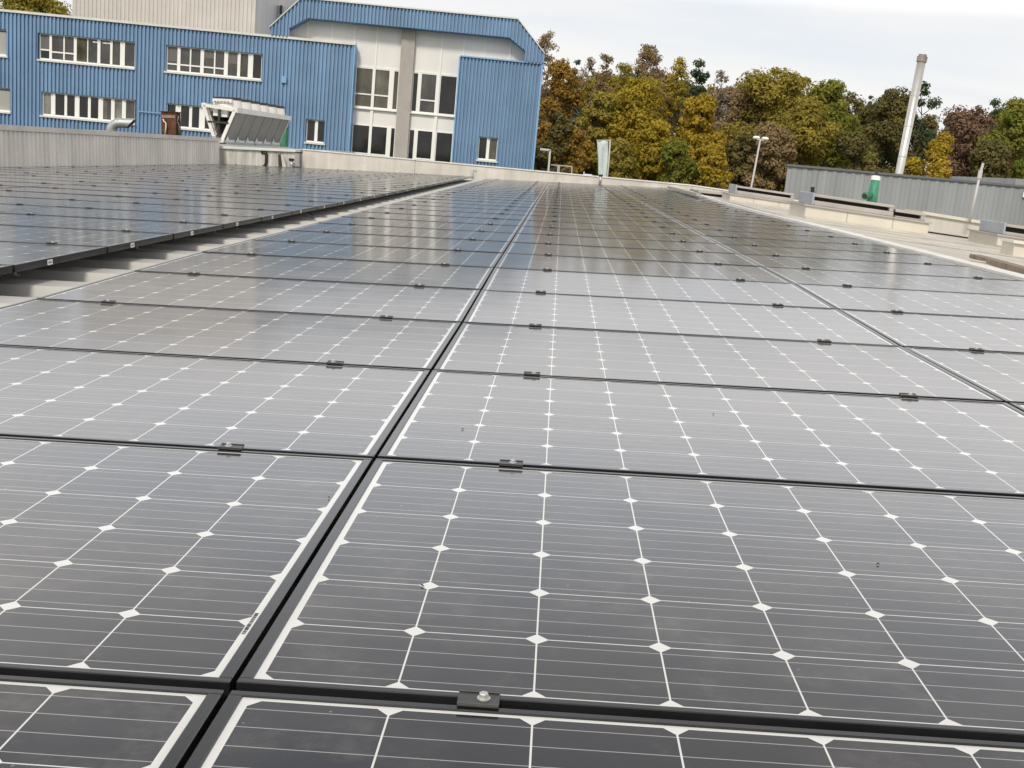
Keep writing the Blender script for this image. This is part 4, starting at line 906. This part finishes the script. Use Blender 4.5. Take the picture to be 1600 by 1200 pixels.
    for i in order:
        q = Vector(pts[i]); hh = max(z0*.6, q.z - (q.xy.length*.7+.4)); k_ = min(int(hh/H*7.5), 6); a = Vector(tops[k_]).lerp(Vector(tops[k_+1]), min(1, max(0, (hh-tops[k_][2])/(tops[k_+1][2]-tops[k_][2]))))
        mid = a.lerp(q, .55) + Vector((rng.normal()*.15, rng.normal()*.15, -.15))
        mb.tube([a, mid, q], [rt*.35, rt*.2, .015], 5, cap=False)
        if shape == 'bare':
            for _ in range(7):
                d = Vector(rng.normal(size=3)).normalized(); d.z = abs(d.z)*.8+.15; mb.tube([mid.lerp(q, rng.random()), q + d*cr[i]*1.25], [.022, .009], 3, cap=False)
    inst('trunk', mb.mesh('trunk', BARK), t)
    return t
TREES = [
 (58, -45, 150, 112, 'olive', 'round', 'dark autumn tree behind the left end of the blue roof', .3, .8),
 (862, 42, 56, 112, 'brown', 'bare', 'thin bare tree top rising behind the corner of the blue gable', .3, 1),
 (882, 88, 70, 100, 'rust', 'round', 'rust leaved tree growing close beside the blue building', .1, 1),
 (904, 86, 44, 110, 'spruce', 'cone', 'small grey green spruce among rust coloured trees', .1, 1),
 (922, 80, 46, 118, 'bare', 'bare', 'nearly leafless grey tree to the right of the small spruce', .2, .6),
 (945, 76, 52, 108, 'brown', 'bare', 'brown tree with a narrow pointed top', .2, 1.6),
 (972, 92, 70, 112, 'olive', 'bare', 'thin olive brown tree with sky showing through', .2, 1.4),
 (1022, 61, 62, 106, 'brown', 'bare', 'tallest tree, brown and sparse with a pointed crown', .35, 1.9),
 (992, 118, 120, 96, 'yellow', 'round', 'broad golden yellow tree behind the banner', .05, 1.1),
 (936, 140, 84, 94, 'olive', 'round', 'olive and yellow tree to the left of the banner', .05, 1.1),
 (1064, 82, 64, 110, 'yellow', 'bare', 'pale yellow thin topped tree beside the dark pine', .2, 1.7),
 (1094, 88, 60, 104, 'pine', 'pine', 'dark green pine with a spreading flat top', .2, 1.1),
 (1102, 143, 92, 92, 'golden', 'round', 'bright yellow tree leaning over the parapet below the pine', .02, 1.2),
 (1130, 102, 42, 112, 'bare', 'bare', 'small bare crooked tree right of the pine', .3, .7),
 (1168, 128, 90, 100, 'brown', 'round', 'grey brown tree behind the street lamp', .05, .8),
 (1215, 100, 150, 98, 'olive', 'round', 'big olive green tree with a rounded top above the grey hall', .05, 1.1),
 (1262, 150, 110, 92, 'olive', 'round', 'olive yellow tree just behind the left end of the grey hall', .05, 1.1),
 (1312, 124, 110, 98, 'green', 'round', 'green tree left of the steel flue', .05, 1.1),
 (1362, 143, 26, 150, 'spruce', 'cone', 'far dark spruce tip between two round trees', .2, 1),
 (1394, 136, 112, 104, 'dark', 'round', 'dark brown green tree directly behind the steel flue', .05, 1.1),
 (1446, 122, 84, 106, 'pine', 'pine', 'dark open pine right of the steel flue', .1, 1.0),
 (1480, 205, 108, 84, 'golden', 'cone', 'pointed golden larch above the grey hall', .05, 1.5),
 (1432, 240, 66, 84, 'yellow', 'round', 'low yellowish shrubby tree at the foot of the flue', .05, 1),
 (1530, 162, 120, 98, 'purple', 'round', 'purple brown tree right of the golden larch', .05, 1.0),
 (1558, 150, 60, 112, 'pine', 'cone', 'dark conifer behind the purple brown tree', .1, 1),
 (1594, 150, 104, 96, 'green', 'round', 'green tree at the right edge of the picture', .05, 1.1),
 (1484, 178, 30, 150, 'spruce', 'cone', 'tiny far spruce tip beside the open pine', .2, 1),
]
for i, (px, top, wp, Y, kind, shape, lab, low, dens) in enumerate(TREES): make_tree(px, top, wp, Y, kind, shape, lab, 100+i, low, dens)
UNDER = [(872,170,70,92,'dark','dark tree beside the blue side wall'), (905,200,60,90,'rust','low rust tree above the small railing'), (1030,185,90,90,'yellow','low golden tree right of the banner'),
         (1065,215,80,86,'green','low yellow green tree above the parapet'), (1125,222,60,84,'golden','low bright yellow tree at the end of the parapet'), (1160,205,70,90,'dark','low dark tree behind the lamp post'),
         (1205,190,90,90,'brown','low brown tree between lamp post and grey hall'), (1340,205,90,92,'dark','low dark tree behind the green roof vent'), (1560,215,90,90,'dark','low dark tree behind the lightning rod'), (970,215,80,88,'olive','low olive tree directly behind the banner')]
for i, (px, top, wp, Y, kind, lab) in enumerate(UNDER): make_tree(px, top, wp, Y, kind, 'round', lab, 300+i, .02, 1.0)
BACK = [(874,'brown',118,118),(900,'rust',122,112),(926,'olive',116,118),(950,'brown',122,108),(975,'olive',119,112),(1000,'dark',122,104),(1030,'brown',117,104),(1052,'olive',122,112),(1078,'dark',118,122),(1112,'olive',122,128),(1142,'brown',120,132),(1172,'olive',122,118),(1200,'dark',118,120),(1240,'olive',122,108),(1285,'dark',120,128),(1330,'dark',122,140),(1366,'dark',118,158),(1410,'pine',122,150),(1455,'dark',118,176),(1500,'dark',122,186),(1530,'brown',118,176),(1566,'dark',122,164),(1625,'dark',120,160)]
for i, (px, kind, Y, top) in enumerate(BACK): make_tree(px, top, 84, Y, kind, 'round', 'background tree deep in the wood, %s counted from the blue building' % ORD[i+1], 400+i, .02, .55)
